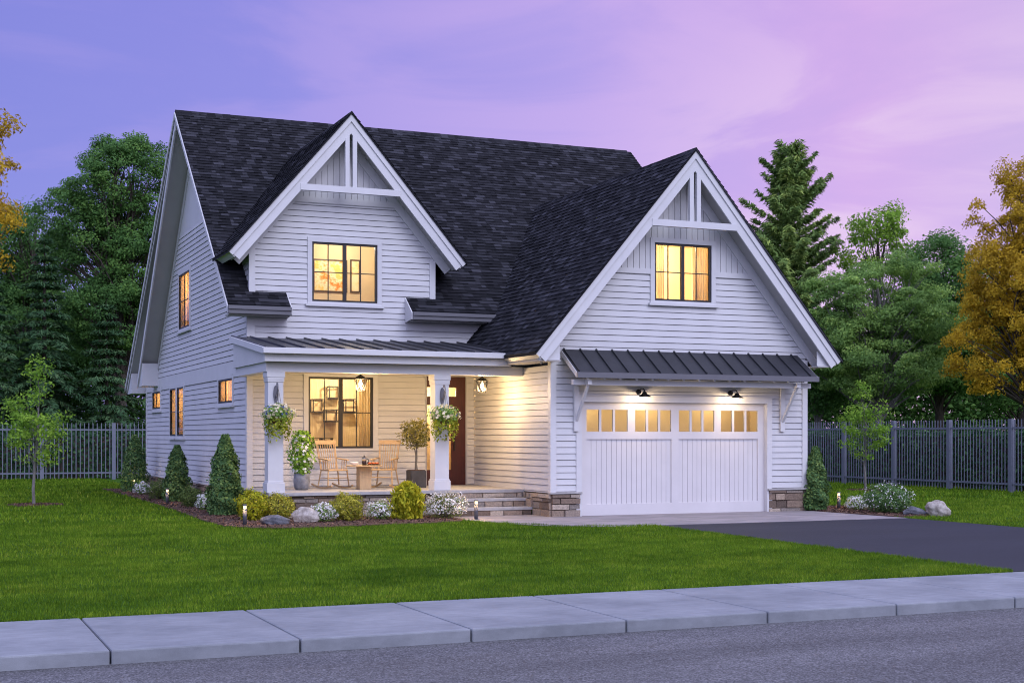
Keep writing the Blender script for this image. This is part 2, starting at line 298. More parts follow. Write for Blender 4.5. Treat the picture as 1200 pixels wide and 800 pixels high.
# ------------------------------------------------------------------ mesh builder
Z = Vector((0, 0, 1))
class Fr:                                # a wall frame: origin, horizontal axis, outward normal
    def __init__(s, o, u, n): s.o, s.u, s.n = Vector(o), Vector(u), Vector(n)
    def p(s, u, v, n=0.0): return s.o + s.u * u + Z * v + s.n * n
class MB:
    def __init__(s): s.v = []; s.f = []; s.r = []
    def add(s, pts, faces, rnd=None):
        k = len(s.v); s.v += [tuple(p) for p in pts]; rr = random.random() if rnd is None else rnd
        for f in faces: s.f.append(tuple(i + k for i in f)); s.r.append(rr)
        return s
    def poly(s, pts, rnd=None): return s.add(pts, [tuple(range(len(pts)))], rnd)
    def box(s, x0, y0, z0, x1, y1, z1, rnd=None):
        return s.add([(x0, y0, z0), (x1, y0, z0), (x1, y1, z0), (x0, y1, z0), (x0, y0, z1), (x1, y0, z1), (x1, y1, z1), (x0, y1, z1)],
                     [(3, 2, 1, 0), (4, 5, 6, 7), (0, 1, 5, 4), (1, 2, 6, 5), (2, 3, 7, 6), (3, 0, 4, 7)], rnd)
    def prism(s, pts, vec, rnd=None):    # polygon swept along vec
        n = len(pts); a = [Vector(p) for p in pts]; b = [p + Vector(vec) for p in a]
        fs = [tuple(range(n))[::-1], tuple(range(n, 2 * n))] + [(i, (i + 1) % n, n + (i + 1) % n, n + i) for i in range(n)]
        return s.add(a + b, fs, rnd)
    def lbox(s, fr, u0, u1, v0, v1, n0, n1, rnd=None):
        return s.prism([fr.p(u0, v0, n0), fr.p(u1, v0, n0), fr.p(u1, v1, n0), fr.p(u0, v1, n0)], fr.n * (n1 - n0), rnd)
    def lprism(s, fr, pts, n0, n1, rnd=None): return s.prism([fr.p(u, v, n0) for u, v in pts], fr.n * (n1 - n0), rnd)
    def bar(s, a, b, w, h=None, rnd=None, up=None):  # rectangular bar between two points
        a, b = Vector(a), Vector(b); h = h or w; d = (b - a).normalized(); up = Vector(up) if up else (Z if abs(d.z) < .95 else Vector((1, 0, 0)))
        x = d.cross(up).normalized(); y = x.cross(d)
        return s.prism([a + x * w / 2 + y * h / 2, a - x * w / 2 + y * h / 2, a - x * w / 2 - y * h / 2, a + x * w / 2 - y * h / 2], b - a, rnd)
    def tube(s, path, rad, n=8, caps=True, rnd=None):
        path = [Vector(p) for p in path]; rads = rad if isinstance(rad, (list, tuple)) else [rad] * len(path); k = len(path); pts = []; x = None
        for i, p in enumerate(path):
            d = (path[min(i + 1, k - 1)] - path[max(i - 1, 0)]).normalized()
            if x is None: x = d.cross(Z if abs(d.z) < .9 else Vector((1, 0, 0))).normalized()
            x = (x - d * x.dot(d)).normalized(); y = d.cross(x)
            pts += [p + (x * math.cos(t) + y * math.sin(t)) * rads[i] for t in (2 * math.pi * j / n for j in range(n))]
        fs = [(i * n + j, i * n + (j + 1) % n, (i + 1) * n + (j + 1) % n, (i + 1) * n + j) for i in range(k - 1) for j in range(n)]
        if caps: fs += [tuple(range(n))[::-1], tuple(range((k - 1) * n, k * n))]
        return s.add(pts, fs, rnd)
    def lathe(s, prof, c=(0, 0, 0), n=20, rnd=None):  # (radius, z) from bottom to top
        c = Vector(c); pts = []; k = len(prof)
        for r, z in prof: pts += [c + Vector((r * math.cos(t), r * math.sin(t), z)) for t in (2 * math.pi * j / n for j in range(n))]
        fs = [(i * n + j, i * n + (j + 1) % n, (i + 1) * n + (j + 1) % n, (i + 1) * n + j) for i in range(k - 1) for j in range(n)]
        fs += [tuple(range(n))[::-1], tuple(range((k - 1) * n, k * n))]
        return s.add(pts, fs, rnd)
    def build(s, name, m, parent=None, smooth=False, bevel=0):
        me = bpy.data.meshes.new(name); me.from_pydata(s.v, [], s.f); me.materials.append(m)
        a = me.attributes.new('rnd', 'FLOAT', 'FACE'); a.data.foreach_set('value', np.array(s.r, dtype=np.float32))
        uv = me.uv_layers.new(name='UVMap'); co = np.array(s.v, dtype=np.float64) if s.v else np.zeros((0, 3)); out = np.zeros((len(me.loops), 2), dtype=np.float32); i = 0
        for f in s.f:
            P = co[list(f)]; nn = np.zeros(3)
            for q in range(len(f)): nn += np.cross(P[q], P[(q + 1) % len(f)])
            l = np.linalg.norm(nn); nn = nn / l if l > 1e-12 else np.array([0, 0, 1.0])
            u = np.cross([0, 0, 1.0], nn); lu = np.linalg.norm(u); u = u / lu if lu > 1e-3 else np.array([1.0, 0, 0]); v = np.cross(nn, u)
            out[i:i + len(f), 0] = P @ u; out[i:i + len(f), 1] = P @ v + 200.0; i += len(f)
        uv.data.foreach_set('uv', out.ravel())
        if smooth: me.polygons.foreach_set('use_smooth', [True] * len(me.polygons))
        me.update(); o = bpy.data.objects.new(name, me); COL.objects.link(o)
        if parent: o.parent = parent
        if bevel:
            b = o.modifiers.new('bevel', 'BEVEL'); b.width = bevel; b.segments = 2; b.limit_method = 'ANGLE'
        return o
def tag(o, label, cat, group=None):
    o['label'] = label; o['category'] = cat
    if group: o['group'] = group
    return o
def thing(name, label, cat, loc=(0, 0, 0), rz=0, group=None):
    o = bpy.data.objects.new(name, None); COL.objects.link(o); o.location = loc; o.rotation_euler = (0, 0, rz); o.empty_display_size = .2
    return tag(o, label, cat, group)
def struct(o, kind='structure'): o['kind'] = kind; return o
def dup(root, loc, rz=0, label=None, scale=None):
    kids = {}
    for o in ALLKIDS(root): kids.setdefault(o.parent, []).append(o)
    def cp(o, par):
        c = o.copy(); COL.objects.link(c); c.parent = par
        for ch in kids.get(o, []): cp(ch, c)
        return c
    r = cp(root, None); r.location = loc; r.rotation_euler = (0, 0, rz)
    if label: r['label'] = label
    if scale: r.scale = scale
    return r
def ALLKIDS(o):
    out = []
    for c in o.children: out.append(c); out += ALLKIDS(c)
    return out
def lamp(name, loc, power, col=(1, .68, .34), size=.04, parent=None, spot=None, aim=(0, 0, -1)):
    l = bpy.data.lights.new(name, 'SPOT' if spot else 'POINT'); l.energy = power; l.color = col; l.shadow_soft_size = size
    if spot: l.spot_size = math.radians(spot); l.spot_blend = .7
    o = bpy.data.objects.new(name, l); COL.objects.link(o); o.location = loc
    if spot: o.rotation_euler = Vector(aim).to_track_quat('-Z', 'Y').to_euler()
    if parent: o.parent = parent
    return o

# ------------------------------------------------------------------ leaves
def leaf_mesh(name, P, N, size, m, parent=None, rnd=None, aspect=.55, T=None, fold=.14):
    n = len(P); P = np.asarray(P, float); N = np.asarray(N, float); N /= np.linalg.norm(N, axis=1, keepdims=True) + 1e-9
    if T is None: T = RNG.normal(size=(n, 3))
    T = T - N * np.sum(T * N, axis=1, keepdims=True); T /= np.linalg.norm(T, axis=1, keepdims=True) + 1e-9
    B = np.cross(N, T); s = (np.full(n, size) if np.isscalar(size) else np.asarray(size))[:, None] * RNG.uniform(.65, 1.3, (n, 1))
    V = np.stack([P - T * s * .5, P + B * s * aspect * .5 + N * s * fold - T * s * .08, P + T * s * .5, P - B * s * aspect * .5 + N * s * fold - T * s * .08], axis=1).reshape(-1, 3)
    me = bpy.data.meshes.new(name); me.vertices.add(4 * n); me.vertices.foreach_set('co', V.astype(np.float32).ravel())
    me.loops.add(4 * n); me.loops.foreach_set('vertex_index', np.arange(4 * n, dtype=np.int32)); me.polygons.add(n); me.polygons.foreach_set('loop_start', np.arange(0, 4 * n, 4, dtype=np.int32))
    me.update(calc_edges=True); me.materials.append(m)
    a = me.attributes.new('rnd', 'FLOAT', 'FACE'); a.data.foreach_set('value', (RNG.random(n) if rnd is None else np.clip(rnd, 0, 1)).astype(np.float32))
    o = bpy.data.objects.new(name, me); COL.objects.link(o)
    if parent: o.parent = parent
    return o
def unit(n):
    d = RNG.normal(size=(n, 3)); return d / np.linalg.norm(d, axis=1, keepdims=True)

# ================================================================== SETTING
# ground: one sheet to the horizon, dropping under the pavement and road
g = MB()
ys = [-1500, -90, -12.86, -12.80, -8, -3.5, 40, 90, 2000]
zs = [-.55, -.55, -.55, -.13, gz(-8), 0, 0, 0, 0]
for i in range(len(ys) - 1): g.poly([(-1800, ys[i], zs[i]), (1800, ys[i], zs[i]), (1800, ys[i + 1], zs[i + 1]), (-1800, ys[i + 1], zs[i + 1])])
struct(g.build('ground', M['soil']))
r = MB(); r.box(-300, -60, -.45, 300, -15.2, -.263); struct(r.build('road', M['road']))
sw = MB(); x = -11.5 - 1.775 * 12
for k in range(40):
    sw.box(x + .007, -15.25, -.5, x + 1.768, -12.79, -.13); x += 1.775
struct(sw.build('pavement', M['concrete'], bevel=.018))
def sheet(name, pts, m, dz, th=.05, sub=None):
    b = MB(); ysub = sorted(set([p[1] for p in pts])); b.add([(px_, py_, gz(py_) + dz) for px_, py_ in pts], [tuple(range(len(pts)))])
    n = len(pts)
    for i in range(n):
        a, c = pts[i], pts[(i + 1) % n]
        b.poly([(a[0], a[1], gz(a[1]) + dz), (c[0], c[1], gz(c[1]) + dz), (c[0], c[1], gz(c[1]) + dz - th), (a[0], a[1], gz(a[1]) + dz - th)])
    return struct(b.build(name, m))
DRIVE = [(1.40, -12.79), (8.75, -12.79), (7.12, -3.42), (.68, -3.48)]
sheet('driveway', DRIVE, M['drive'], .006)
APRON = [(-2.15, .98), (-2.2, -.3), (-1.85, -1.6), (-1.55, -2.5), (-1.0, -3.1), (-.3, -3.4), (.68, -3.48), (7.12, -3.42), (6.97, -2.0), (6.84, -.05), (6.84, .98)]
sheet('driveway_apron', APRON, M['paver'], .014)
BED_L = [(-7.25, 20.6), (-7.15, 15), (-7.2, 10), (-7.3, 5), (-7.45, 1.5), (-7.4, -.4), (-6.95, -1.25), (-6.2, -1.55), (-5.2, -1.42), (-4.2, -1.2), (-3.2, -1.1), (-2.5, -.8), (-2.22, -.3), (-2.2, .9), (-2.05, 1.6), (-5.7, 1.6), (-5.7, 20.6)]
BED_R = [(6.86, .2), (6.9, -1.2), (6.98, -2.0), (7.08, -3.0), (7.5, -3.12), (8.3, -2.95), (9.0, -2.5), (9.3, -1.6), (9.2, -.2), (8.8, 1.2), (8.0, 2.2), (6.86, 2.4)]
def mulch(name, pts):
    o = sheet(name, pts, M['mulch'], .03, .06)
    return o
mulch('mulch_bed', BED_L); mulch('mulch_bed', BED_R)
def circ(c, r, n=20): return [(c[0] + r * math.cos(2 * math.pi * i / n) * (1 + .08 * math.sin(3.1 * i)), c[1] + r * math.sin(2 * math.pi * i / n) * (1 + .08 * math.cos(2.3 * i))) for i in range(n)]
TREE_L = onZ((40, 592)); TREE_R = onZ((1014, 574.5))
RING_L = circ(TREE_L, .72); RING_R = circ(TREE_R, .62)
mulch('mulch_ring', RING_L); mulch('mulch_ring', RING_R)
# loose chips on the mulch
def inpoly(P, poly):
    x, y = P[:, 0], P[:, 1]; c = np.zeros(len(P), bool); n = len(poly); j = n - 1
    for i in range(n):
        xi, yi = poly[i]; xj, yj = poly[j]
        c ^= ((yi > y) != (yj > y)) & (x < (xj - xi) * (y - yi) / (yj - yi + 1e-12) + xi); j = i
    return c
cp = []
for poly, n in ((BED_L, 9000), (BED_R, 3500), (RING_L, 700), (RING_R, 500)):
    a = np.array(poly); q = RNG.uniform(a.min(0) - .06, a.max(0) + .06, (n * 2, 2)); q = q[inpoly(q, poly)][:n]; cp.append(q)
cp = np.vstack(cp); cpz = np.full((len(cp), 1), .042)
struct(leaf_mesh('bark_chips', np.hstack([cp, cpz]), np.array([0, 0, 1.0]) + RNG.normal(0, .5, (len(cp), 3)), .07, attr_mat('bark chips', [(0, (.03, .016, .011)), (.6, (.11, .055, .035)), (1, (.22, .125, .08))], .95), None, None, .35, None, .02), 'stuff')

# grass blades: one uncountable mass
def grass():
    res = []
    def frust(q):
        v = np.hstack([q, np.zeros((len(q), 1))]) - np.array(CAM); d = v @ np.array(FWD); px = 600 + F_PX * (v @ np.array(RGT)) / d
        return (d > 3) & (px > -60) & (px < 1260)
    for x0, x1, y0, y1, dens, h, w in ((-18, 1.5, -12.78, -6, 2300, .048, .009), (-22, 1.5, -6, 2, 1000, .055, .014), (-26, -5.7, 2, 14, 240, .075, .03), (-30, -4, 14, 33, 110, .09, .05), (7, 24, -13, 3, 420, .065, .02), (6.8, 24, 3, 30, 130, .08, .04)):
        n = int((x1 - x0) * (y1 - y0) * dens); q = RNG.uniform((x0, y0), (x1, y1), (n, 2)); q = q[frust(q)]
        for poly in (DRIVE, APRON, BED_L, BED_R, RING_L, RING_R): q = q[~inpoly(q, poly)]
        q = q[~((q[:, 0] > -5.9) & (q[:, 0] < 6.9) & (q[:, 1] > 0.8))]
        res.append(np.column_stack([q, np.full(len(q), h), np.full(len(q), w)]))
    # a fuller fringe where the turf meets hard edges
    for (a, b, k) in (((1.40, -12.79), (.68, -3.48), 2600), ((-20, -12.79), (1.40, -12.79), 6500), ((8.75, -12.79), (7.12, -3.42), 2200), ((-1.0, -3.1), (.68, -3.48), 600), ((-1.85, -1.6), (-1.0, -3.1), 600)):
        t = RNG.random((k, 1)); q = np.array(a) + (np.array(b) - np.array(a)) * t + RNG.normal(0, .02, (k, 2)); res.append(np.column_stack([q, np.full(k, .055), np.full(k, .011)]))
    A = np.vstack(res); n = len(A); zb = np.array([gz(v) for v in A[:, 1]])
    ang = RNG.uniform(0, 2 * np.pi, n); lean = RNG.uniform(.1, .9, n); h = A[:, 2] * RNG.uniform(.5, 1.25, n); w = A[:, 3]
    # neighbouring blades share a lean and a height: soft tufts
    tuft = np.sin(A[:, 0] * 5.3 + 2 * np.sin(A[:, 1] * 3.1)) * np.sin(A[:, 1] * 6.1 + 1.7 * np.sin(A[:, 0] * 2.3)); h *= 1 + .25 * tuft
    la = ang + RNG.normal(0, .3, n)
    b0 = np.column_stack([A[:, 0] - np.cos(ang) * w / 2, A[:, 1] - np.sin(ang) * w / 2, zb - .005]); b1 = np.column_stack([A[:, 0] + np.cos(ang) * w / 2, A[:, 1] + np.sin(ang) * w / 2, zb - .005])
    tp = np.column_stack([A[:, 0] + np.sin(la) * h * lean, A[:, 1] + np.cos(la) * h * lean, zb + h * np.sqrt(1 - .6 * lean ** 2)])
    V = np.stack([b0, b1, tp], 1).reshape(-1, 3); me = bpy.data.meshes.new('grass'); me.vertices.add(3 * n); me.vertices.foreach_set('co', V.astype(np.float32).ravel())
    me.loops.add(3 * n); me.loops.foreach_set('vertex_index', np.arange(3 * n, dtype=np.int32)); me.polygons.add(n); me.polygons.foreach_set('loop_start', np.arange(0, 3 * n, 3, dtype=np.int32)); me.update(calc_edges=True)
    a = me.attributes.new('rnd', 'FLOAT', 'FACE'); a.data.foreach_set('value', np.clip(RNG.beta(2.2, 2.6, n) + .12 * tuft, 0, 1).astype(np.float32)); me.materials.append(M['grass'])
    o = bpy.data.objects.new('grass', me); COL.objects.link(o); struct(o, 'stuff')
grass()

# ================================================================== HOUSE
HOUSE = thing('house', 'white lap-sided two-storey house with charcoal shingle roof, front porch and garage', 'house')
YF, XL, XR, YB = 4.68, -5.8, 7.45, 20.2     # front wall, left wall, right wall, back wall
FG = Fr((0, 0, 0), (1, 0, 0), (0, -1, 0))   # garage front
FF = Fr((0, YF, 0), (1, 0, 0), (0, -1, 0))  # porch / dormer wall
FL = Fr((XL, 0, 0), (0, -1, 0), (-1, 0, 0)) # left side wall, u = -y
FS = Fr((0, 0, 0), (0, -1, 0), (-1, 0, 0))  # garage side wall facing the porch
FR = Fr((XR, 0, 0), (0, 1, 0), (1, 0, 0))
EXPO, LIP, GAP, DEEP = .142, .020, .012, .034
def span(poly, v):
    us = []
    n = len(poly)
    for i in range(n):
        (a, b), (c, d) = poly[i], poly[(i + 1) % n]
        if abs(b - d) < 1e-9:
            if abs(b - v) < 1e-6: us += [a, c]
        elif min(b, d) - 1e-9 <= v <= max(b, d) + 1e-9: us.append(a + (c - a) * (v - b) / (d - b))
    return (min(us), max(us)) if us else None
def siding(fr, poly, holes=(), name='wall', label=None, v_off=0.0):
    mb = MB(); vmin = min(p[1] for p in poly); vmax = max(p[1] for p in poly)
    k0 = math.floor((vmin - v_off) / EXPO); v0 = v_off + k0 * EXPO
    while v0 < vmax - 1e-6:
        v1 = v0 + EXPO; cuts = {max(v0, vmin), min(v1, vmax)}
        if vmin < v0 + GAP < vmax: cuts.add(v0 + GAP)
        for p in poly:
            if v0 < p[1] < v1: cuts.add(p[1])
        for h in holes:
            for q in (h[2], h[3]):
                if v0 < q < v1: cuts.add(q)
        cuts = sorted(cuts); rr = random.random()
        for a, b in zip(cuts[:-1], cuts[1:]):
            if b - a < 1e-6: continue
            sa, sb = span(poly, a + 1e-7), span(poly, b - 1e-7)
            if not sa or not sb: continue
            segs = [(sa[0], sa[1], sb[0], sb[1])]
            for h in holes:
                if h[2] <= a + 1e-6 and h[3] >= b - 1e-6:
                    ns = []
                    for s0, s1, t0, t1 in segs:
                        if s1 <= h[0] or s0 >= h[1]: ns.append((s0, s1, t0, t1)); continue
                        if s0 < h[0]: ns.append((s0, h[0], t0, h[0]))
                        if s1 > h[1]: ns.append((h[1], s1, h[1], t1))
                    segs = ns
            na, nb = LIP * (1 - (a - v0) / EXPO), LIP * (1 - (b - v0) / EXPO)
            gap = b <= v0 + GAP + 1e-6
            if gap: na = nb = -DEEP
            for s0, s1, t0, t1 in segs:
                mb.poly([fr.p(s0, a, na), fr.p(s1, a, na), fr.p(t1, b, nb), fr.p(t0, b, nb)], rr)
                if gap: mb.poly([fr.p(s0, a, -DEEP), fr.p(s1, a, -DEEP), fr.p(s1, a, .002), fr.p(s0, a, .002)], rr)
                elif abs(a - v0 - GAP) < 1e-6: mb.poly([fr.p(s0, a, -DEEP), fr.p(s1, a, -DEEP), fr.p(s1, a, na), fr.p(s0, a, na)], rr)
        v0 = v1
    o = mb.build(name, M['siding'], HOUSE)
    if label: o['label'] = label
    return o
def vboards(fr, poly, holes=(), w=.155, name='wall', label='upper gable clad in narrow vertical boards'):
    mb = MB(); u0 = min(p[0] for p in poly); u1 = max(p[0] for p in poly); k = int((u1 - u0) / w) + 1
    def vs(u):
        r = [];
        for i in range(len(poly)):
            (a, b), (c, d) = poly[i], poly[(i + 1) % len(poly)]
            if abs(a - c) > 1e-9 and min(a, c) - 1e-9 <= u <= max(a, c) + 1e-9: r.append(b + (d - b) * (u - a) / (c - a))
        return (min(r), max(r)) if r else None
    for i in range(k):
        a, b = u0 + i * w + .006, min(u0 + (i + 1) * w - .006, u1)
        if b - a < .01: continue
        for h in list(holes) + [None]:
            pass
        sa, sb = vs(a), vs(b)
        if not sa or not sb: continue
        lo = max(sa[0], sb[0]); parts = [(lo, sa[1], sb[1])]
        for h in holes:
            if a < h[1] and b > h[0]:
                np_ = []
                for l, t0, t1 in parts:
                    if l < h[2]: np_.append((l, h[2], h[2]))
                    if min(t0, t1) > h[3]: np_.append((h[3], t0, t1))
                parts = np_
        for l, t0, t1 in parts: mb.lprism(fr, [(a, l), (b, l), (b, t1), (a, t0)], -.02, .012)
    # backing board behind the grooves
    if not holes: mb.lprism(fr, poly, -.03, -.012)
    else:
        h = holes[0]; top = max(p[1] for p in poly); bot = min(p[1] for p in poly)
        for pu0, pu1 in ((u0, h[0]), (h[1], u1)):
            n = 8
            for q in range(n):
                a, b = pu0 + (pu1 - pu0) * q / n, pu0 + (pu1 - pu0) * (q + 1) / n; sa, sb = vs(a + 1e-6), vs(b - 1e-6)
                if sa and sb: mb.poly([fr.p(a, bot, -.012), fr.p(b, bot, -.012), fr.p(b, sb[1], -.012), fr.p(a, sa[1], -.012)])
        n = 8
        for q in range(n):
            a, b = h[0] + (h[1] - h[0]) * q / n, h[0] + (h[1] - h[0]) * (q + 1) / n; sa, sb = vs(a + 1e-6), vs(b - 1e-6)
            mb.poly([fr.p(a, h[3], -.012), fr.p(b, h[3], -.012), fr.p(b, sb[1], -.012), fr.p(a, sa[1], -.012)])
    o = mb.build(name, M['boards'], HOUSE); o['label'] = label; return o
def room(fr, u0, u1, v0, v1, dep, wall='wallin', floor='floorin'):
    w = MB(); n0 = -.09
    w.poly([fr.p(u0, v0, -dep), fr.p(u1, v0, -dep), fr.p(u1, v1, -dep), fr.p(u0, v1, -dep)])
    for u in (u0, u1): w.poly([fr.p(u, v0, n0), fr.p(u, v0, -dep), fr.p(u, v1, -dep), fr.p(u, v1, n0)])
    w.poly([fr.p(u0, v1, n0), fr.p(u1, v1, n0), fr.p(u1, v1, -dep), fr.p(u0, v1, -dep)])
    o = w.build('interior_wall', M[wall], HOUSE)
    f = MB(); f.poly([fr.p(u0, v0, n0), fr.p(u1, v0, n0), fr.p(u1, v0, -dep), fr.p(u0, v0, -dep)]); f.build('interior_floor', M[floor], HOUSE)
    return o
def window(fr, u0, u1, v0, v1, mull=1, rows=2, cols=2, cas=.11, sill=True, muntrows=None, fw=.05, label=None, flush=False):
    """sash opening u0..u1, v0..v1; mull = number of casements side by side"""
    f = MB(); n0, n1 = (-.03, .030) if flush else (-.06, .004); ms = .048 if flush else 0
    f.lbox(fr, u0, u1, v0, v0 + fw, n0, n1); f.lbox(fr, u0, u1, v1 - fw, v1, n0, n1)
    f.lbox(fr, u0, u0 + fw, v0 + fw, v1 - fw, n0, n1); f.lbox(fr, u1 - fw, u1, v0 + fw, v1 - fw, n0, n1)
    cw = (u1 - u0) / mull
    for i in range(1, mull): f.lbox(fr, u0 + cw * i - fw * .85, u0 + cw * i + fw * .85, v0 + fw, v1 - fw, n0, n1 + .006)
    for i in range(mull):
        a = u0 + cw * i + (fw if i == 0 else fw * .85); b = u0 + cw * (i + 1) - (fw if i == mull - 1 else fw * .85)
        for c in range(1, cols): x = a + (b - a) * c / cols; f.lbox(fr, x - .011, x + .011, v0 + fw, v1 - fw, -.045 + ms, -.02 + ms)
        for rr in (muntrows or [k / rows for k in range(1, rows)]): y = v0 + fw + (v1 - v0 - 2 * fw) * rr; f.lbox(fr, a, b, y - .011, y + .011, -.043 + ms, -.022 + ms)
    o = f.build('window', M['black'], HOUSE)
    if label: o['label'] = label
    g = MB()
    if flush: g.poly([fr.p(u0 + fw * .5, v0 + fw * .5, .014), fr.p(u1 - fw * .5, v0 + fw * .5, .014), fr.p(u1 - fw * .5, v1 - fw * .5, .014), fr.p(u0 + fw * .5, v1 - fw * .5, .014)])
    else: g.lbox(fr, u0 + fw * .5, u1 - fw * .5, v0 + fw * .5, v1 - fw * .5, -.036, -.032)
    g.build('pane', M['glass'], o)
    c = MB(); t0, t1 = -.09, .038
    c.lbox(fr, u0 - cas, u0 + .002, v0, v1, t0, t1); c.lbox(fr, u1 - .002, u1 + cas, v0, v1, t0, t1); c.lbox(fr, u0 - cas, u1 + cas, v1 - .002, v1 + cas, t0, t1 + .003)
    c.lbox(fr, u0 - cas, u1 + cas, v0 - cas * .55, v0 + .002, t0, t1); c.build('casing', M['trim'], o)
    if sill: s = MB(); s.lbox(fr, u0 - cas - .05, u1 + cas + .05, v0 - cas * .55 - .055, v0 - cas * .55, -.01, .085); s.build('sill', M['trim'], o)
    return o

# ---- stone base
def stonework(fr, u0, u1, v0, v1, name='stone_base', dep=.0):
    mb = MB(); v = v0
    mb.lbox(fr, u0, u1, v0, v1, -.05, .012, .1)
    while v < v1 - .02:
        h = min(random.choice((.09, .13, .165, .19)), v1 - v)
        if v1 - v - h < .06: h = v1 - v
        u = u0 - random.uniform(0, .12)
        while u < u1:
            w = random.uniform(.18, .60) * (1.2 if h < .11 else 1); a, b = max(u, u0), min(u + w, u1)
            if b - a > .03:
                n1 = random.uniform(.026, .075); i = .012
                pts0 = [fr.p(a + .005, v + .005, .010), fr.p(b - .005, v + .005, .010), fr.p(b - .005, v + h - .005, .010), fr.p(a + .005, v + h - .005, .010)]
                j = lambda: random.uniform(-.006, .006)
                pts1 = [fr.p(a + i + j(), v + i + j(), n1 + j()), fr.p(b - i + j(), v + i + j(), n1 + j()), fr.p(b - i + j(), v + h - i + j(), n1 + j()), fr.p(a + i + j(), v + h - i + j(), n1 + j())]
                mb.add(pts0 + pts1, [(4, 5, 6, 7), (0, 1, 5, 4), (1, 2, 6, 5), (2, 3, 7, 6), (3, 0, 4, 7)])
            u += w
        v += h
    return mb.build(name, M['stone'], HOUSE)
stonework(FG, 0, .70, 0, .52); stonework(FG, 5.73, 6.81, 0, .52)
stonework(FS, -.96, 0, 0, .52); stonework(FS, -1.3, -.96, .19, .52); stonework(FS, -1.62, -1.3, .40, .52)
stonework(FL, -YB, -YF, 0, .50)
FPB = Fr((0, 1.62, 0), (1, 0, 0), (0, -1, 0)); stonework(FPB, -5.98, -2.06, 0, .505)
stonework(Fr((-5.98, 0, 0), (0, -1, 0), (-1, 0, 0)), -4.66, -1.6, 0, .505)
c = MB(); c.lbox(FG, -.06, .74, .522, .565, -.05, .085); c.build('stone_cap', M['cap'], HOUSE, bevel=.006)
c = MB(); c.lbox(FG, 5.70, 6.89, .522, .565, -.05, .085); c.build('stone_cap', M['cap'], HOUSE, bevel=.006)
c = MB(); c.lbox(FL, -YB, -YF - .0, .502, .54, -.05, .06); c.build('water_table', M['trim'], HOUSE)

# ---- walls
s1, w1, xc1, za1 = 1.178, 4.04, 3.4, 8.39        # garage gable
s2, w2, xc2, za2 = 1.17, 2.97, -3.41, 9.60       # dormer gable
GU = za1 - .42                                   # wall apex under the soffit
def gz1(x): return GU - s1 * abs(x - xc1)
WG = (2.62, 4.145, 4.955, 6.30)                  # gable window
GAR = (.74, 5.70, -.05, 2.64)                    # garage opening
siding(FG, [(0, .56), (6.81, .56), (6.81, gz1(6.81)), (xc1 + (GU - 5.56) / s1, 5.56), (xc1 - (GU - 5.56) / s1, 5.56), (0, gz1(0))], [(GAR[0] - .1, GAR[1] + .1, -1, GAR[3]), WG])
hb = (GU - 5.68) / s1
vboards(FG, [(xc1 - hb, 5.68), (xc1 + hb, 5.68), (xc1, GU)], [(WG[0], WG[1], 5.0, WG[3])])
b = MB(); b.lbox(FG, xc1 - hb - .08, WG[0] - .11, 5.56, 5.68, -.02, .035); b.build('band_board', M['trim'], HOUSE); b = MB(); b.lbox(FG, WG[1] + .11, xc1 + hb + .08, 5.56, 5.68, -.02, .035); b.build('band_board', M['trim'], HOUSE)
siding(FS, [(-YF, .54), (0, .54), (0, 3.42), (-YF, 3.42)])
# porch + dormer wall
PW = (-4.33, -2.69, 1.52, 3.265); DW = (-4.24, -2.58, 5.09, 6.54); FD = (-1.30, -.215, .58, 3.32)
siding(FF, [(XL, .54), (0.0, .54), (0.0, 4.72), (XL, 4.72)], [PW, FD], v_off=.03)
DU = za2 - .42
def gz2(x): return DU - s2 * abs(x - xc2)
def pz(y): return 4.88 + .8405 * (y - 4.24)
siding(FF, [(-5.74, 4.72), (-1.10, 4.72), (-1.10, gz2(-1.10)), (xc2 + (DU - 7.52) / s2, 7.52), (xc2 - (DU - 7.52) / s2, 7.52), (-5.74, gz2(-5.74))], [DW], v_off=.03)
siding(FF, [(-1.10, 4.72), (.6, 4.72), (.6, 5.2), (-1.10, 5.2)], v_off=.03)
hb2 = (DU - 7.62) / s2
vboards(FF, [(xc2 - hb2, 7.62), (xc2 + hb2, 7.62), (xc2, DU)], w=.15)
b = MB(); b.lbox(FF, xc2 - hb2 - .08, xc2 + hb2 + .08, 7.48, 7.62, -.02, .035); b.build('band_board', M['trim'], HOUSE)
for xx, sgn in ((-5.74, -1), (-1.10, 1)):       # dormer cheeks
    fr = Fr((xx, 0, 0), (0, -1, 0) if sgn < 0 else (0, 1, 0), (sgn, 0, 0)); q = -1 if sgn < 0 else 1
    siding(fr, [(q * YF, 5.2), (q * 6.5, 6.75), (q * YF, 6.75)] if sgn < 0 else [(YF, 5.2), (6.5, 6.75), (YF, 6.75)])
# left wall, lower and gable
LW = [(12.13, 13.88, 4.98, 6.60), (6.32, 8.02, 2.66, 3.27), (13.15, 14.20, 1.82, 3.27), (14.42, 15.45, 1.82, 3.27), (17.3, 18.85, 2.70, 3.26)]
LH = [(-b_, -a_, c_, d_) for a_, b_, c_, d_ in LW]
siding(FL, [(-YB, .54), (-YF, .54), (-YF, 3.29), (-YB, 3.29)], LH[1:])
RY, RZ = 11.42, 10.92                            # ridge
def fz(y): return RZ - .8405 * (RY - y) - .30    # wall top under front slope
def bz(y): return RZ - 1.0 * (y - RY) - .30      # wall top under inner rear rake
def bz2(y): return RZ - .752 * (y - RY) - .28
siding(FL, [(-18.2, 3.67), (-YF, 3.67), (-YF, fz(YF)), (-(RY - (RZ - .30 - 7.79) / .8405), 7.79), (-(RY + (RZ - .30 - 7.79)), 7.79), (-18.2, bz(18.2))], LH[:1])
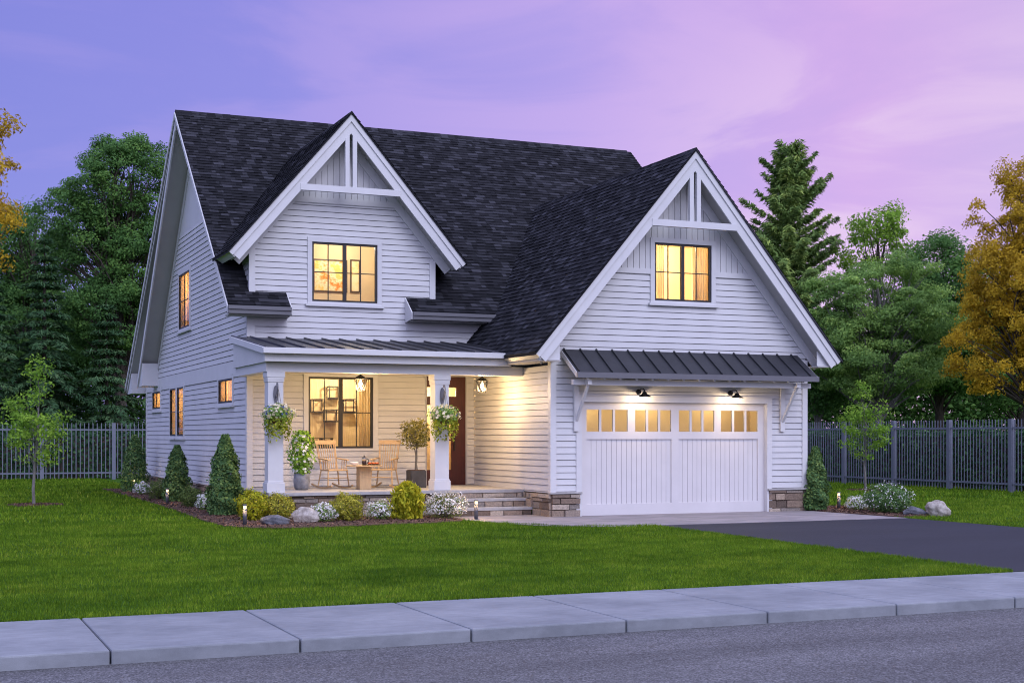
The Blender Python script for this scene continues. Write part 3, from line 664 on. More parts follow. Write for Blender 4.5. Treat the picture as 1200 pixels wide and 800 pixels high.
siding(FL, [(-YB, 3.67), (-18.2, 3.67), (-18.2, bz2(18.2)), (-YB, bz2(YB))])
t = MB(); t.lprism(FL, [(-(RY + RZ - .30 - 7.79), 7.79), (-(RY - (RZ - .30 - 7.79) / .8405), 7.79), (-RY, RZ - .3)], -.02, .004); t.build('gable_panel', M['trim'], HOUSE)
t = MB(); t.lbox(FL, -YB, -YF + .02, 3.285, 3.675, -.03, .030); t.build('frieze_board', M['trim'], HOUSE)
# right and rear walls close the volume
siding(FR, [(YF, 0), (YB, 0), (YB, 3.9), (RY, RZ - .35), (YF, 4.9)])
siding(Fr((0, YB, 0), (-1, 0, 0), (0, 1, 0)), [(-XR, 0), (-XL, 0), (-XL, 3.9), (-XR, 3.9)])
siding(Fr((6.81, 0, 0), (0, 1, 0), (1, 0, 0)), [(0, .5), (6, .5), (6, 3.7), (0, 3.7)])
stonework(Fr((6.81, 0, 0), (0, 1, 0), (1, 0, 0)), 0, 5, 0, .5)
# corner boards
def corner(x0, y0, x1, y1, z0, z1): b = MB(); b.box(x0, y0, z0, x1, y1, z1); b.build('corner_board', M['trim'], HOUSE)
corner(-.036, -.036, .11, .11, .565, 3.52); corner(6.70, -.036, 6.846, .11, .565, 3.66)
corner(XL - .038, YF - .038, XL + .11, YF + .11, .545, 3.285); corner(XL - .038, YB - .1, XL + .1, YB + .038, .545, 3.285)
corner(XL - .036, YF - .036, XL + .06, YF + .08, 4.19, 4.66); corner(-5.78, YF - .038, -5.63, YF + .1, 4.18, 6.3); corner(-1.21, YF - .038, -1.06, YF + .1, 5.2, 6.22)

# ---- roofs
def tabs(mb, polys, zf, axis, sgn):
    """overlapping shingle tabs on a roof plane that climbs along plan axis (0 = x, 1 = y) in direction sgn"""
    o = zf(0, 0); e = zf(1, 0) if axis == 0 else zf(0, 1)
    for P in polys:
        Q = [(p[1 - axis], p[axis] * sgn) for p in P]; t0 = min(q[1] for q in Q); t1 = max(q[1] for q in Q)
        pa = P[0]; pb = (pa[0] + .5 * sgn, pa[1]) if axis == 0 else (pa[0], pa[1] + .5 * sgn); sl = abs(zf(*pb) - zf(*pa)) / .5; cs = 1 / math.hypot(1, sl); st = .145 * cs; nrm = Vector((-sl * sgn, 0, 1)) if axis == 0 else Vector((0, -sl * sgn, 1)); nrm.normalize()
        k = math.floor(t0 / st)
        def pt(u, t, h):
            x, y = (t * sgn, u) if axis == 0 else (u, t * sgn); return Vector((x, y, zf(x, y))) + nrm * h
        while k * st < t1:
            a, b = max(k * st, t0), min((k + 1) * st, t1); k += 1
            if b - a < .01: continue
            sa, sb = span(Q, a + 1e-5), span(Q, b - 1e-5)
            if not sa or not sb: continue
            rng = random.Random(k * 7919 + axis * 31 + int(sgn)); u = math.floor(min(sa[0], sb[0]) / 2) * 2 - 2 + rng.random() * .3; end = max(sa[1], sb[1])
            while u < end:
                w = rng.uniform(.10, .30); r = rng.random() ** 1.4; th = .012 + (.009 if rng.random() < .5 else 0)
                l0, r0 = min(max(u, sa[0]), sa[1]), max(min(u + w, sa[1]), sa[0]); l1, r1 = min(max(u, sb[0]), sb[1]), max(min(u + w, sb[1]), sb[0]); u += w
                if r0 - l0 < 1e-4 and r1 - l1 < 1e-4: continue
                A, B, C_, D = pt(l0, a, th + .004), pt(r0, a, th + .004), pt(r1, b, .003), pt(l1, b, .003); mb.add([A, B, C_, D, pt(l0, a, -.01), pt(r0, a, -.01)], [(0, 1, 2, 3), (4, 5, 1, 0)], r)
def slab(name, polys, zf, m, th, parent=HOUSE, label=None, climb=None):
    """shingled sheet: polygons in plan, height from zf(x, y), vertical thickness th, open edges closed"""
    mb = MB(); edges = {}
    for P in polys:
        ar = sum(P[i][0] * P[(i + 1) % len(P)][1] - P[(i + 1) % len(P)][0] * P[i][1] for i in range(len(P)))
        if ar < 0: P = P[::-1]
        mb.poly([(a, b_, zf(a, b_)) for a, b_ in P]); mb.poly([(a, b_, zf(a, b_) - th) for a, b_ in P[::-1]])
        for i in range(len(P)):
            a, c_ = P[i], P[(i + 1) % len(P)]; k = tuple(sorted([(round(a[0], 3), round(a[1], 3)), (round(c_[0], 3), round(c_[1], 3))])); edges.setdefault(k, []).append((a, c_))
    for k, l in edges.items():
        if len(l) == 1:
            a, c_ = l[0]; mb.poly([(*a, zf(*a) - th), (*c_, zf(*c_) - th), (*c_, zf(*c_)), (*a, zf(*a))])
    if climb:
        for pl, ax, sg in climb: tabs(mb, pl, zf, ax, sg)
        m = M['tabs']
    o = mb.build(name, m, parent)
    if label: o['label'] = label
    return o
XB = -6.36
f_main = lambda x, y: RZ + .03 - .8405 * (RY - y)
r_main = lambda x, y: RZ + .03 - .752 * (y - RY)
Y0 = 4.22
MAINP = [[(XB, Y0), (-5.72, Y0), (-5.72, 6.3), (-5.72, RY), (XB, RY)],
    [(-5.72, 6.3), (-3.41, 9.4), (-3.41, RY), (-5.72, RY)], [(-3.41, 9.4), (-1.08, 6.3), (-1.08, RY), (-3.41, RY)],
    [(-1.08, Y0), (8.1, Y0), (8.1, RY), (-1.08, RY), (-1.08, 6.3)],
    [(-5.72, Y0), (-4.88, Y0), (-4.88, YF - .02), (-5.72, YF - .02)], [(-1.83, Y0), (-1.08, Y0), (-1.08, YF - .02), (-1.83, YF - .02)]]
ROOF = slab('roof', MAINP, f_main, M['shingle'], .07, climb=[(MAINP, 1, 1)], label='main shingled roof slope facing the street')
rr_ = slab('rear_slope', [[(XB, RY), (8.1, RY), (8.1, 21.35), (XB, 21.35)]], r_main, M['shingle'], .07, ROOF)
rc = MB()
for k in range(int((8.1 - XB) / .22)):
    x = XB + k * .22
    rc.prism([(x, RY - .17, RZ - .10), (x, RY, RZ + .065), (x, RY + .17, RZ - .085), (x, RY + .15, RZ - .10), (x, RY, RZ + .04), (x, RY - .15, RZ - .115)], (.235, 0, random.uniform(-.004, .006)))
rc.build('ridge_cap', M['tabs'], ROOF)
# gable rake at the left: boards and soffits
def rake_yz(name, x0, x1, pts, m, parent=ROOF): b = MB(); b.prism([(x0, a, z) for a, z in pts], (x1 - x0, 0, 0)); return b.build(name, m, parent)
L1 = math.hypot(1, .8405)
def fr_line(y, dz): return (y, RZ - .8405 * (RY - y) + dz)
def br_line(y, dz, s=.752): return (y, RZ - s * (y - RY) + dz)
rake_yz('rake_board', XB - .03, XB + .005, [fr_line(RY, -.01), fr_line(4.20, -.01), fr_line(4.20, -.14), fr_line(RY, -.14)], M['trim'])
rake_yz('rake_board', XB + .02, XB + .05, [fr_line(RY, -.14), fr_line(4.3, -.14), fr_line(4.3, -.27), fr_line(RY, -.27)], M['trim'])
rake_yz('rake_board', XB - .03, XB + .005, [br_line(RY, -.01), br_line(21.3, -.01), br_line(21.3, -.14), br_line(RY, -.14)], M['trim'])
rake_yz('rake_board', XB + .02, XB + .05, [br_line(RY, -.14), br_line(21.2, -.14), br_line(21.2, -.26), br_line(RY, -.26)], M['trim'])
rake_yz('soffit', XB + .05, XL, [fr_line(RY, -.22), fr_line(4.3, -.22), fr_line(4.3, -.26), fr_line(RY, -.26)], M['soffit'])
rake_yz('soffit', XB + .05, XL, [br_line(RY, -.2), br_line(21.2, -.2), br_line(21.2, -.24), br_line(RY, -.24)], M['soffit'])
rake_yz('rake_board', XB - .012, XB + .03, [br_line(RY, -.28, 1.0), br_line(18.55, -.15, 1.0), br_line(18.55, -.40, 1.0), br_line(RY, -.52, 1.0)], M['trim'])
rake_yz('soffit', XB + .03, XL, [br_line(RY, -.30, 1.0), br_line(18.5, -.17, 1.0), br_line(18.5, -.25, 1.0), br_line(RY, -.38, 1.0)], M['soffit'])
rake_yz('eave_return', XB + .035, XL, [(17.75, 4.17), (18.52, 3.56), (18.52, 3.42), (17.75, 3.44)], M['trim'])
rake_yz('eave_return', XB + .06, XL, [(20.3, 3.95), (21.25, 3.38), (21.25, 3.25), (20.3, 3.27)], M['trim'])
rake_yz('frieze_board', XL - .032, XL - .004, [br_line(RY, -.40, 1.0), br_line(18.1, -.40, 1.0), br_line(18.1, -.66, 1.0), br_line(RY, -.70, 1.0)], M['trim'])
rake_yz('frieze_board', XL - .033, XL - .004, [fr_line(RY, -.27), fr_line(4.72, -.27), fr_line(4.72, -.42), fr_line(RY, -.47)], M['trim'])
# eave gutters of the two short returns on the front
for x0, x1 in ((XB - .02, -4.88), (-1.83, .45)):
    b = MB(); b.box(x0, 4.12, 4.69, x1, 4.24, 4.79); b.box(x0, 4.085, 4.79, x1, 4.24, 4.875); b.build('gutter', M['gutter'], ROOF)
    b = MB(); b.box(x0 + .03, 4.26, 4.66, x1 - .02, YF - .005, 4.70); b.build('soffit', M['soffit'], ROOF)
    b = MB(); b.lbox(FF, max(x0, XL), x1 + .02, 4.46, 4.655, -.01, .034); b.build('frieze_board', M['trim'], HOUSE)
    xe = x1 if x1 < -3 else x0
    b = MB(); b.prism([(xe, YF, 4.64), (xe, 4.16, 4.70), (xe, 4.16, 4.86), (xe, YF, 5.27)], (.03 if x1 < -3 else -.03, 0, 0)); b.build('rake_board', M['trim'], ROOF)

def gable_roof(nm, xc, za, s, w, yb, yend, yeave, wall_y, beam_z, post_half, thin_from=None, lab=None):
    L = math.hypot(1, s)
    f = lambda x, y: za + .035 - s * abs(x - xc)
    PA, PB_ = [(xc - w - .02, yb - .03), (xc, yb - .03), (xc, yend), (xc - w - .02, yeave)], [(xc, yb - .03), (xc + w + .02, yb - .03), (xc + w + .02, yeave), (xc, yend)]
    rf = slab(nm, [PA, PB_], f, M['shingle'], .05, HOUSE, lab, climb=[([PA], 0, 1), ([PB_], 0, -1)])
    cap = MB(); n = int((yend - yb) / .2)
    for k in range(n):
        y = yb - .03 + k * .2
        cap.prism([(xc - .14, y, za + .045 - s * .14), (xc, y, za + .06), (xc + .14, y, za + .045 - s * .14), (xc + .13, y, za + .02 - s * .14), (xc, y, za + .03), (xc - .13, y, za + .02 - s * .14)], (0, .215, random.uniform(-.004, .005)))
    cap.build('ridge_cap', M['tabs'], rf)
    a_, b_ = .125, .185
    for sg in (-1, 1):
        def pt(t, perp): # t = horizontal distance from the ridge line, perp = distance below the top line
            return (xc + sg * (t - perp * s / L), za - s * t - perp / L)
        def apex(perp): return (xc, za - perp * L)
        def board(name, p0, p1, t_end, y0, y1, m):
            q = MB(); P = [apex(p0), pt(t_end, p0), pt(t_end, p1), apex(p1)]; q.prism([(x_, y0, z_) for x_, z_ in P], (0, y1 - y0, 0)); return q.build(name, m, rf)
        board('barge_board', 0, a_, w, yb, yb + .05, M['trim']); board('barge_board', a_, a_ + b_, w - .02, yb + .03, yb + .075, M['trim'])
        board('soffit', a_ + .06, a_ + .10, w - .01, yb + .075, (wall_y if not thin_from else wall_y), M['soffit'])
        q = MB(); P = [apex(a_ + .10), pt(w * .985, a_ + .10), pt(w * .985, a_ + .30), apex(a_ + .30)]; q.prism([(x_, wall_y - .034, z_) for x_, z_ in P], (0, .03, 0)); q.build('rake_frieze', M['trim'], rf)
    # truss ornament: collar beam and twin king posts
    hw = (za - beam_z) / s - (a_ + b_) * L / s + .08
    q = MB(); q.box(xc - hw, yb + .015, beam_z - .075, xc + hw, yb + .12, beam_z + .075); q.build('collar_beam', M['trim'], rf)
    for sg in (-1, 1):
        q = MB(); x0 = xc + sg * .042; x1 = xc + sg * .145; top = za - (a_ + b_) * L - s * .03
        q.prism([(x0, yb + .02, beam_z + .075), (x1, yb + .02, beam_z + .075), (x1, yb + .02, za - (a_ + b_ - .02) * L - s * .145), (x0, yb + .02, za - (a_ + b_ - .02) * L - s * .042)], (0, .09, 0)); q.build('king_post', M['trim'], rf)
    return rf
GROOF = gable_roof('garage_roof', xc1, za1, s1, w1, -.57, 9.2, 9.2, 0, 6.675, .1, lab='steep shingled gable roof over the garage')
DROOF = gable_roof('dormer_roof', xc2, za2, s2, w2, 4.10, 10.0, 5.92, YF, 7.755, .1, lab='steep shingled gable roof over the dormer')
# boxed eave ends
def eave_box(parent, xe, ze, s, sgn, y0, y1, xw):
    L = math.hypot(1, s); q = MB(); a = .125
    # fascia along the eave, perpendicular to the slope, and a closing soffit back to the wall
    p0 = Vector((xe, y0, ze)); p1 = Vector((xe - sgn * .19 * s / L, y0, ze - .19 / L))
    q.prism([p0, p0 + Vector((-sgn * .03, 0, .03 * s)), p1 + Vector((-sgn * .03, 0, .02 * s)), p1], (0, y1 - y0, 0)); q.build('fascia', M['trim'], parent)
eave_box(GROOF, xc1 - w1, za1 - s1 * w1, s1, -1, -.52, 1.56, 0); eave_box(GROOF, xc1 + w1, za1 - s1 * w1, s1, 1, -.52, 6, 6.81)
eave_box(DROOF, xc2 - w2, za2 - s2 * w2, s2, -1, 4.15, 5.8, -5.74); eave_box(DROOF, xc2 + w2, za2 - s2 * w2, s2, 1, 4.15, 5.8, -1.1)
for x0, x1, y1_ in ((-.53, .0, 1.56), (6.83, 7.22, 6.0)):
    q = MB(); q.box(x0, -.49, 3.475, x1, y1_, 3.505); q.build('soffit', M['soffit'], GROOF)
    q = MB(); P = [(x0, 3.505), (x1, 3.505), (x1, 3.86), (x0, 3.62)] if x0 < 0 else [(x0, 3.505), (x1, 3.505), (x1, 3.62), (x0, 3.86)]; q.prism([(x_, -.45, z_) for x_, z_ in P], (0, .02, 0)); q.build('eave_end', M['trim'], GROOF)

# ---- metal roofs
def metal_roof(name, x0, x1, y0, z0, y1, z1, pitch, first, th=.03, label=None):
    d = Vector((0, y0 - y1, z0 - z1)); mb = MB()
    mb.prism([(x0, y1, z1), (x0, y0, z0), (x0, y0, z0 - th), (x0, y1, z1 - th)], (x1 - x0, 0, 0)); o = mb.build(name, M['metal'], HOUSE)
    sm = MB(); x = first
    up = Vector((0, d.z, -d.y)).normalized()
    if up.z < 0: up = -up
    while x < x1:
        sm.prism([Vector((x - .012, y1, z1)), Vector((x + .012, y1, z1)), Vector((x + .012, y1, z1)) + up * .038, Vector((x - .012, y1, z1)) + up * .038], d); x += pitch
    sm.build('standing_seam', M['metal'], o)
    if label: o['label'] = label
    return o
PR = metal_roof('porch_roof', -6.20, -.05, 1.27, 3.725, YF - .005, 4.175, .44, -6.19, label='low standing-seam metal roof over the porch')
b = MB(); b.box(-6.25, 1.15, 3.60, -.62, 1.26, 3.725); b.build('gutter', M['trim'], PR, bevel=.01)
b = MB(); b.box(-6.19, 1.30, 3.435, -.42, 1.42, 3.595); b.build('fascia', M['trim'], PR)
b = MB(); b.prism([(-6.25, 1.26, 3.60), (-6.25, 1.26, 3.735), (-6.25, YF, 4.185), (-6.25, YF, 4.05)], (.05, 0, 0)); b.build('rake_board', M['trim'], PR)
b = MB(); b.prism([(-6.15, 1.42, 3.43), (-6.15, 1.42, 3.62), (-6.15, YF, 4.08), (-6.15, YF, 3.43)], (.05, 0, 0)); b.build('end_panel', M['boards'], PR)
BM = MB(); BM.box(-6.10, 1.56, 3.225, 0.03, 1.86, 3.432); BM.build('porch_beam', M['trim'], HOUSE)
BM = MB(); BM.box(-6.095, 1.86, 3.228, -5.83, YF - .002, 3.432); BM.build('porch_beam', M['trim'], HOUSE)
b = MB(); b.box(-5.83, 1.86, 3.335, -.005, YF - .005, 3.40); b.build('porch_ceiling', M['ceil'], HOUSE)
b = MB(); b.box(-6.05, 1.50, .51, -.005, YF - .01, .585); b.build('porch_floor', M['cap'], HOUSE, bevel=.008)
for zt, yf_, h in ((.395, 1.24, .07), (.20, .95, .07)):
    b = MB(); b.box(-2.07, yf_, zt - h, -.03, 1.56 if zt > .3 else 1.28, zt); st = b.build('step', M['cap'], HOUSE, bevel=.008)
    fr = Fr((0, yf_ + .05, 0), (1, 0, 0), (0, -1, 0)); o = stonework(fr, -2.05, -.06, zt - .2, zt - h, 'riser'); o.parent = st
o = stonework(Fr((0, 1.56, 0), (1, 0, 0), (0, -1, 0)), -2.06, -.06, .395, .51, 'riser'); o.parent = st
b = MB(); b.box(-2.05, 1.02, .005, -.06, 1.6, .13); b.box(-2.05, 1.31, .13, -.06, 1.6, .32); o = b.build('step_core', M['mortar'], HOUSE)
def column(xl, ):
    w = .335; x0, x1 = xl, xl + w; y0, y1 = 1.585, 1.585 + .335
    b = MB(); b.box(x0, y0, .585, x1, y1, 3.225); o = b.build('column', M['trim'], HOUSE)
    e = .032; b = MB(); b.box(x0 - e, y0 - e, .585, x1 + e, y1 + e, .80); b.box(x0 - e * .5, y0 - e * .5, .80, x1 + e * .5, y1 + e * .5, .835); b.build('column_base', M['trim'], o, bevel=.006)
    b = MB(); b.box(x0 - e * .5, y0 - e * .5, 3.00, x1 + e * .5, y1 + e * .5, 3.04); b.box(x0 - e, y0 - e, 3.10, x1 + e, y1 + e, 3.223); b.box(x0 - e * .6, y0 - e * .6, 3.04, x1 + e * .6, y1 + e * .6, 3.10); b.build('capital', M['trim'], o, bevel=.006)
    cx = (x0 + x1) / 2
    h = MB(); pl = [(cx + .055 * math.cos(t) * 1.0, y0 - .001, 2.74 + .20 * math.sin(t) * .95) for t in (2 * math.pi * k / 16 for k in range(16))]
    h.prism(pl, (0, -.03, 0)); h.tube([(cx, y0 - .03, 2.70), (cx, y0 - .10, 2.66), (cx, y0 - .17, 2.74), (cx, y0 - .20, 2.88), (cx, y0 - .17, 2.97), (cx, y0 - .12, 2.98), (cx, y0 - .10, 2.93)], .014, 8)
    h.build('hook', M['gutter'], o)
    return cx, y0 - .19
HK1 = column(-6.045); HK2 = column(-2.185)

# ---- garage door
FGD = Fr((0, .10, 0), (1, 0, 0), (0, -1, 0))
gd = MB(); D0, D1, DT = GAR[0], GAR[1], 2.60
WX = [(.985, 2.045), (2.235, 3.265), (3.475, 4.515), (4.715, 5.60)]
WX = [(.90, 1.98), (2.17, 3.20), (3.40, 4.43), (4.62, 5.54)]
WX = [(D0 + .19, D0 + 1.245), (D0 + 1.44, D0 + 2.39), (D0 + 2.60, D0 + 3.56), (D0 + 3.74, D0 + 4.77)]
z1_, z2_ = 1.925, 2.425
gd.lbox(FGD, D0, D1, z2_, DT, -.05, 0); gd.lbox(FGD, D0, D1, 1.75, z1_, -.05, 0)
prev = D0
for a, b_ in WX:
    gd.lbox(FGD, prev, a, z1_, z2_, -.05, 0); prev = b_
    for k in (1, 2): x = a + (b_ - a) * k / 3; gd.lbox(FGD, x - .028, x + .028, z1_, z2_, -.05, -.004)
gd.lbox(FGD, prev, D1, z1_, z2_, -.05, 0)
gd.lbox(FGD, D0, D1, .004, .27, -.05, 0); gd.lbox(FGD, D0, D0 + .19, .27, 1.75, -.05, 0); gd.lbox(FGD, D1 - .19, D1, .27, 1.75, -.05, 0); gd.lbox(FGD, D0 + 2.40, D0 + 2.59, .27, 1.75, -.05, 0)
GD = gd.build('garage_door', M['door'], HOUSE); GD['label'] = 'wide white garage door with a row of lit panes'
vb = MB()
for a, b_ in ((D0 + .19, D0 + 2.40), (D0 + 2.59, D1 - .19)):
    n = 17; w = (b_ - a) / n
    for k in range(n): vb.lbox(FGD, a + k * w + .004, a + (k + 1) * w - .004, .27, 1.75, -.06, -.030)
    vb.lbox(FGD, a, b_, .27, 1.75, -.066, -.050)
vb.build('board_panel', M['door'], GD)
for a, b_ in WX:
    p = MB(); p.lbox(FGD, a, b_, z1_, z2_, -.034, -.028); p.build('pane', M['glass'], GD)
tr = MB(); tr.lbox(FG, D0 - .13, D0 + .01, 0.004, DT + .045, -.16, .035); tr.build('door_casing', M['trim'], GD)
tr = MB(); tr.lbox(FG, D1 - .01, D1 + .13, 0.004, DT + .045, -.16, .035); tr.build('door_casing', M['trim'], GD)
tr = MB(); tr.lbox(FG, D0 + .01, D1 - .01, DT - .004, DT + .046, -.16, .033); tr.lbox(FG, D0 - .13, D1 + .13, DT + .047, DT + .13, -.16, .035); tr.lbox(FG, D0 - .16, D1 + .16, DT + .13, DT + .155, -.02, .065); tr.build('door_casing', M['trim'], GD)
room(FG, .3, 6.2, 0.0, 2.95, 1.5, 'wallin', 'mortar')
for xx in (1.4, 3.2, 5.0): lamp('garage_room_lamp', (xx, .95, 2.75), 22, (1, .78, .42), .12, HOUSE)

# ---- awning over the garage door
AW = metal_roof('awning_roof', .25, 6.57, -.82, 3.235, -.004, 3.775, .405, .30, label='standing-seam metal awning over the garage door')
b = MB(); b.box(.235, -.86, 3.105, 6.60, -.815, 3.225); b.build('fascia', M['gutter'], AW)
for x0, sg in ((.235, 1), (6.59, -1)):
    b = MB(); b.prism([(x0, -.815, 3.10), (x0, -.815, 3.225), (x0, 0, 3.765), (x0, 0, 3.64)], (.03 * sg, 0, 0)); b.build('rake_board', M['trim'], AW)
b = MB(); b.prism([(.27, -.81, 3.165), (.27, -.81, 3.19), (.27, -.005, 3.72), (.27, -.005, 3.695)], (6.28, 0, 0)); b.build('awning_ceiling', M['boards'], AW)
x = .50
for k in range(15):
    b = MB(); b.prism([(x, -.80, 3.07), (x, -.80, 3.16), (x, -.01, 3.69), (x, -.01, 3.57)], (.05, 0, 0)); b.build('rafter', M['trim'], AW); x += .405
b = MB(); b.box(.26, -.60, 2.955, 6.545, -.50, 3.07); b.build('awning_beam', M['trim'], AW)
for x in (.60, 6.11):
    b = MB(); b.box(x - .06, -.075, 1.93, x + .06, -.022, 2.955); br = b.build('bracket', M['trim'], HOUSE)
    b = MB(); b.box(x - .05, -.74, 2.965, x + .05, -.02, 3.065); b.build('bracket_arm', M['trim'], br)
    b = MB(); b.bar((x, -.06, 2.17), (x, -.66, 2.99), .06, .055, up=(1, 0, 0)); b.build('brace', M['trim'], br)

# ---- front door
fd = MB(); x0, x1, zb, zt = FD
FDD = Fr((0, YF + .05, 0), (1, 0, 0), (0, -1, 0))
fd.lbox(FDD, x0, x0 + .05, zb, zt, -.05, 0); fd.lbox(FDD, -.60, x1, zb, 2.70, -.05, 0); fd.lbox(FDD, -.47, x1, 2.70, zt, -.05, 0)
fd.lbox(FDD, x0 + .05, -.60, zb, .97, -.05, 0); fd.lbox(FDD, x0 + .05, -.47, zt - .27, zt, -.05, 0); fd.lbox(FDD, x0 + .05, -.60, 2.60, 2.70, -.05, 0); fd.lbox(FDD, x0 + .05, -.47, 2.70, 2.82, -.05, -.001)
fd.lbox(FDD, x0 + .05, -.60, 1.70, 1.74, -.045, -.008)
DO = fd.build('front_door', M['mahog'], HOUSE); DO['label'] = 'dark mahogany front door with a tall glass light'
p = MB(); p.lbox(FDD, x0 + .05, -.60, .97, 2.60, -.03, -.026); p.build('pane', M['glass'], DO)
p = MB(); p.lbox(FDD, x0 + .05, -.47, 2.82, zt - .27, -.03, -.026); p.build('pane', M['glass'], DO)
p = MB(); p.lbox(FF, x0 - .022, x0 + .003, zb, zt + .02, -.06, .036); p.lbox(FF, x1 - .003, x1 + .022, zb, zt + .02, -.06, .030); p.build('door_casing', M['trim'], DO)
p = MB(); p.bar((-.53, YF + .02, 1.45), (-.53, YF + .02, 1.85), .03); p.bar((-.53, YF + .02, 1.47), (-.53, YF + .055, 1.47), .02); p.bar((-.53, YF + .02, 1.83), (-.53, YF + .055, 1.83), .02); p.build('handle', M['iron'], DO)
room(FF, -1.5, .4, .58, 3.32, 1.6)
lamp('hall_lamp', (-.6, YF + .9, 2.9), 110, (1, .70, .36), .12, HOUSE)

# ---- windows
window(FG, *WG, mull=2, rows=2, cols=2, label='lit twin casement window in the garage gable')
window(FF, *DW, mull=2, rows=2, cols=2, label='lit twin casement window in the dormer')
window(FF, *PW, mull=2, rows=2, cols=2, cas=.12, fw=.055, sill=False, label='large lit casement window on the porch')
window(FL, *LH[0], mull=1, rows=2, cols=2, flush=True, cas=.13, label='lit upstairs window in the side gable')
window(FL, *LH[1], mull=1, rows=1, cols=2, flush=True, cas=.11, label='small lit window near the porch corner')
window(FL, *LH[2], mull=1, rows=2, cols=1, flush=True, cas=.11, label='tall narrow lit window on the side wall, nearer the porch')
window(FL, *LH[3], mull=1, rows=2, cols=1, flush=True, cas=.11, label='tall narrow lit window on the side wall, farther from the porch')
window(FL, *LH[4], mull=1, rows=1, cols=2, flush=True, cas=.11, label='small lit window at the back end of the side wall')
room(FG, 1.9, 4.9, 4.6, 6.55, 2.2); lamp('attic_light', (3.4, 1.3, 6.5), 190, (1, .84, .55), .04, HOUSE); lamp('attic_light', (2.72, .36, 4.86), 260, (1, .76, .40), .07, HOUSE)  # second, low attic light is added below the sill to throw soffit glow
room(FF, -5.05, -1.75, 4.75, 6.95, 2.2); lamp('dormer_room_lamp', (-3.0, YF + 1.0, 6.75), 100, (1, .86, .64), .12, HOUSE)
room(FF, -5.2, -1.9, .62, 3.32, 1.75, 'woodwall'); lamp('study_lamp', (-3.0, YF + .75, 3.26), 115, (1, .79, .47), .05, HOUSE); lamp('study_lamp', (-4.4, YF + .8, 3.26), 70, (1, .79, .47), .05, HOUSE)
for (a, b_, c_, d_), pw in zip(LW, (130, 95, 130, 0, 95)):
    if pw == 0: continue
    if pw == 130 and c_ < 3: b_ = 15.45
    room(FL, -b_ - .25, -a + .25, c_ - .2, d_ + .15, .9); lamp("side_room_lamp", (XL + .62, (a + b_) / 2, d_ - .15), pw, (1, .68, .36), .1, HOUSE)

# ================================================================== THINGS INSIDE THE WINDOWS
def curtain(fr, u0, u1, v0, v1, n, label, k=9, amp=.022):
    mb = MB(); m = k * 6; pts = []
    for i in range(m + 1):
        t = i / m; off = amp * math.sin(t * k * 2 * math.pi) + .4 * amp * math.sin(t * k * 4.1 + 1)
        pts.append((u0 + (u1 - u0) * t, n + off))
    for (ua, na), (ub, nb) in zip(pts[:-1], pts[1:]):
        mb.poly([fr.p(ua, v0, na), fr.p(ub, v0, nb), fr.p(ub, v1, nb), fr.p(ua, v1, na)], .5)
    o = mb.build('curtain', M['curtain'], smooth=True); so_ = o.modifiers.new('thick', 'SOLIDIFY'); so_.thickness = .004
    return tag(o, label, 'curtain', 'curtains behind the lit windows')
curtain(FG, 2.55, 3.02, 4.66, 6.45, -.25, 'cream curtain on the left of the garage gable window', 6); curtain(FG, 3.78, 4.22, 4.66, 6.45, -.25, 'cream curtain on the right of the garage gable window', 6)
curtain(FF, -2.98, -2.62, .66, 3.3, -.22, 'pale curtain at the right edge of the porch window', 5)
for (a_, b_, c_, d_), w_ in zip(LW, ('upstairs side window', 'small side window nearest the porch', 'tall side window nearer the porch', 'tall side window farther from the porch', 'small side window at the back of the house')):
    L_ = b_ - a_
    curtain(FL, -b_ - .02, -b_ + L_ * .46, c_ - .05, d_ + .04, -.032, f'tan curtain on the left of the {w_}', 4, .012); curtain(FL, -a_ - L_ * .44, -a_ + .02, c_ - .05, d_ + .04, -.032, f'tan curtain on the right of the {w_}', 4, .012)
def picture(fr, u0, u1, v0, v1, n, art, label):
    f = MB(); w = .035
    f.lbox(fr, u0, u1, v0, v0 + w, n, n + .03); f.lbox(fr, u0, u1, v1 - w, v1, n, n + .03); f.lbox(fr, u0, u0 + w, v0 + w, v1 - w, n, n + .03); f.lbox(fr, u1 - w, u1, v0 + w, v1 - w, n, n + .03)
    t = thing('framed_painting', label, 'painting', fr.p((u0 + u1) / 2, v0, n))
    def loc(o): o.parent = t; o.matrix_parent_inverse = __import__('mathutils').Matrix.Translation(-Vector(t.location)); return o
    loc(f.build('picture_frame', M['frm'])); c = MB(); c.lbox(fr, u0 + w, u1 - w, v0 + w, v1 - w, n + .004, n + .012); loc(c.build('canvas', M[art]))
DI = -1.9
def dwu(px, py, dep): p = onY((px, py), YF + dep); return p.x, p.z
a = dwu(367, 303, 2.17); b_ = dwu(407, 343, 2.17); picture(FF, a[0], b_[0], b_[1], a[1], -2.19, 'art1', 'abstract red and orange painting seen through the dormer window')
a = dwu(410.5, 304, 2.17); b_ = dwu(422, 343, 2.17); picture(FF, a[0], b_[0], b_[1], a[1], -2.19, 'art2', 'narrow framed orange picture in the dormer room')
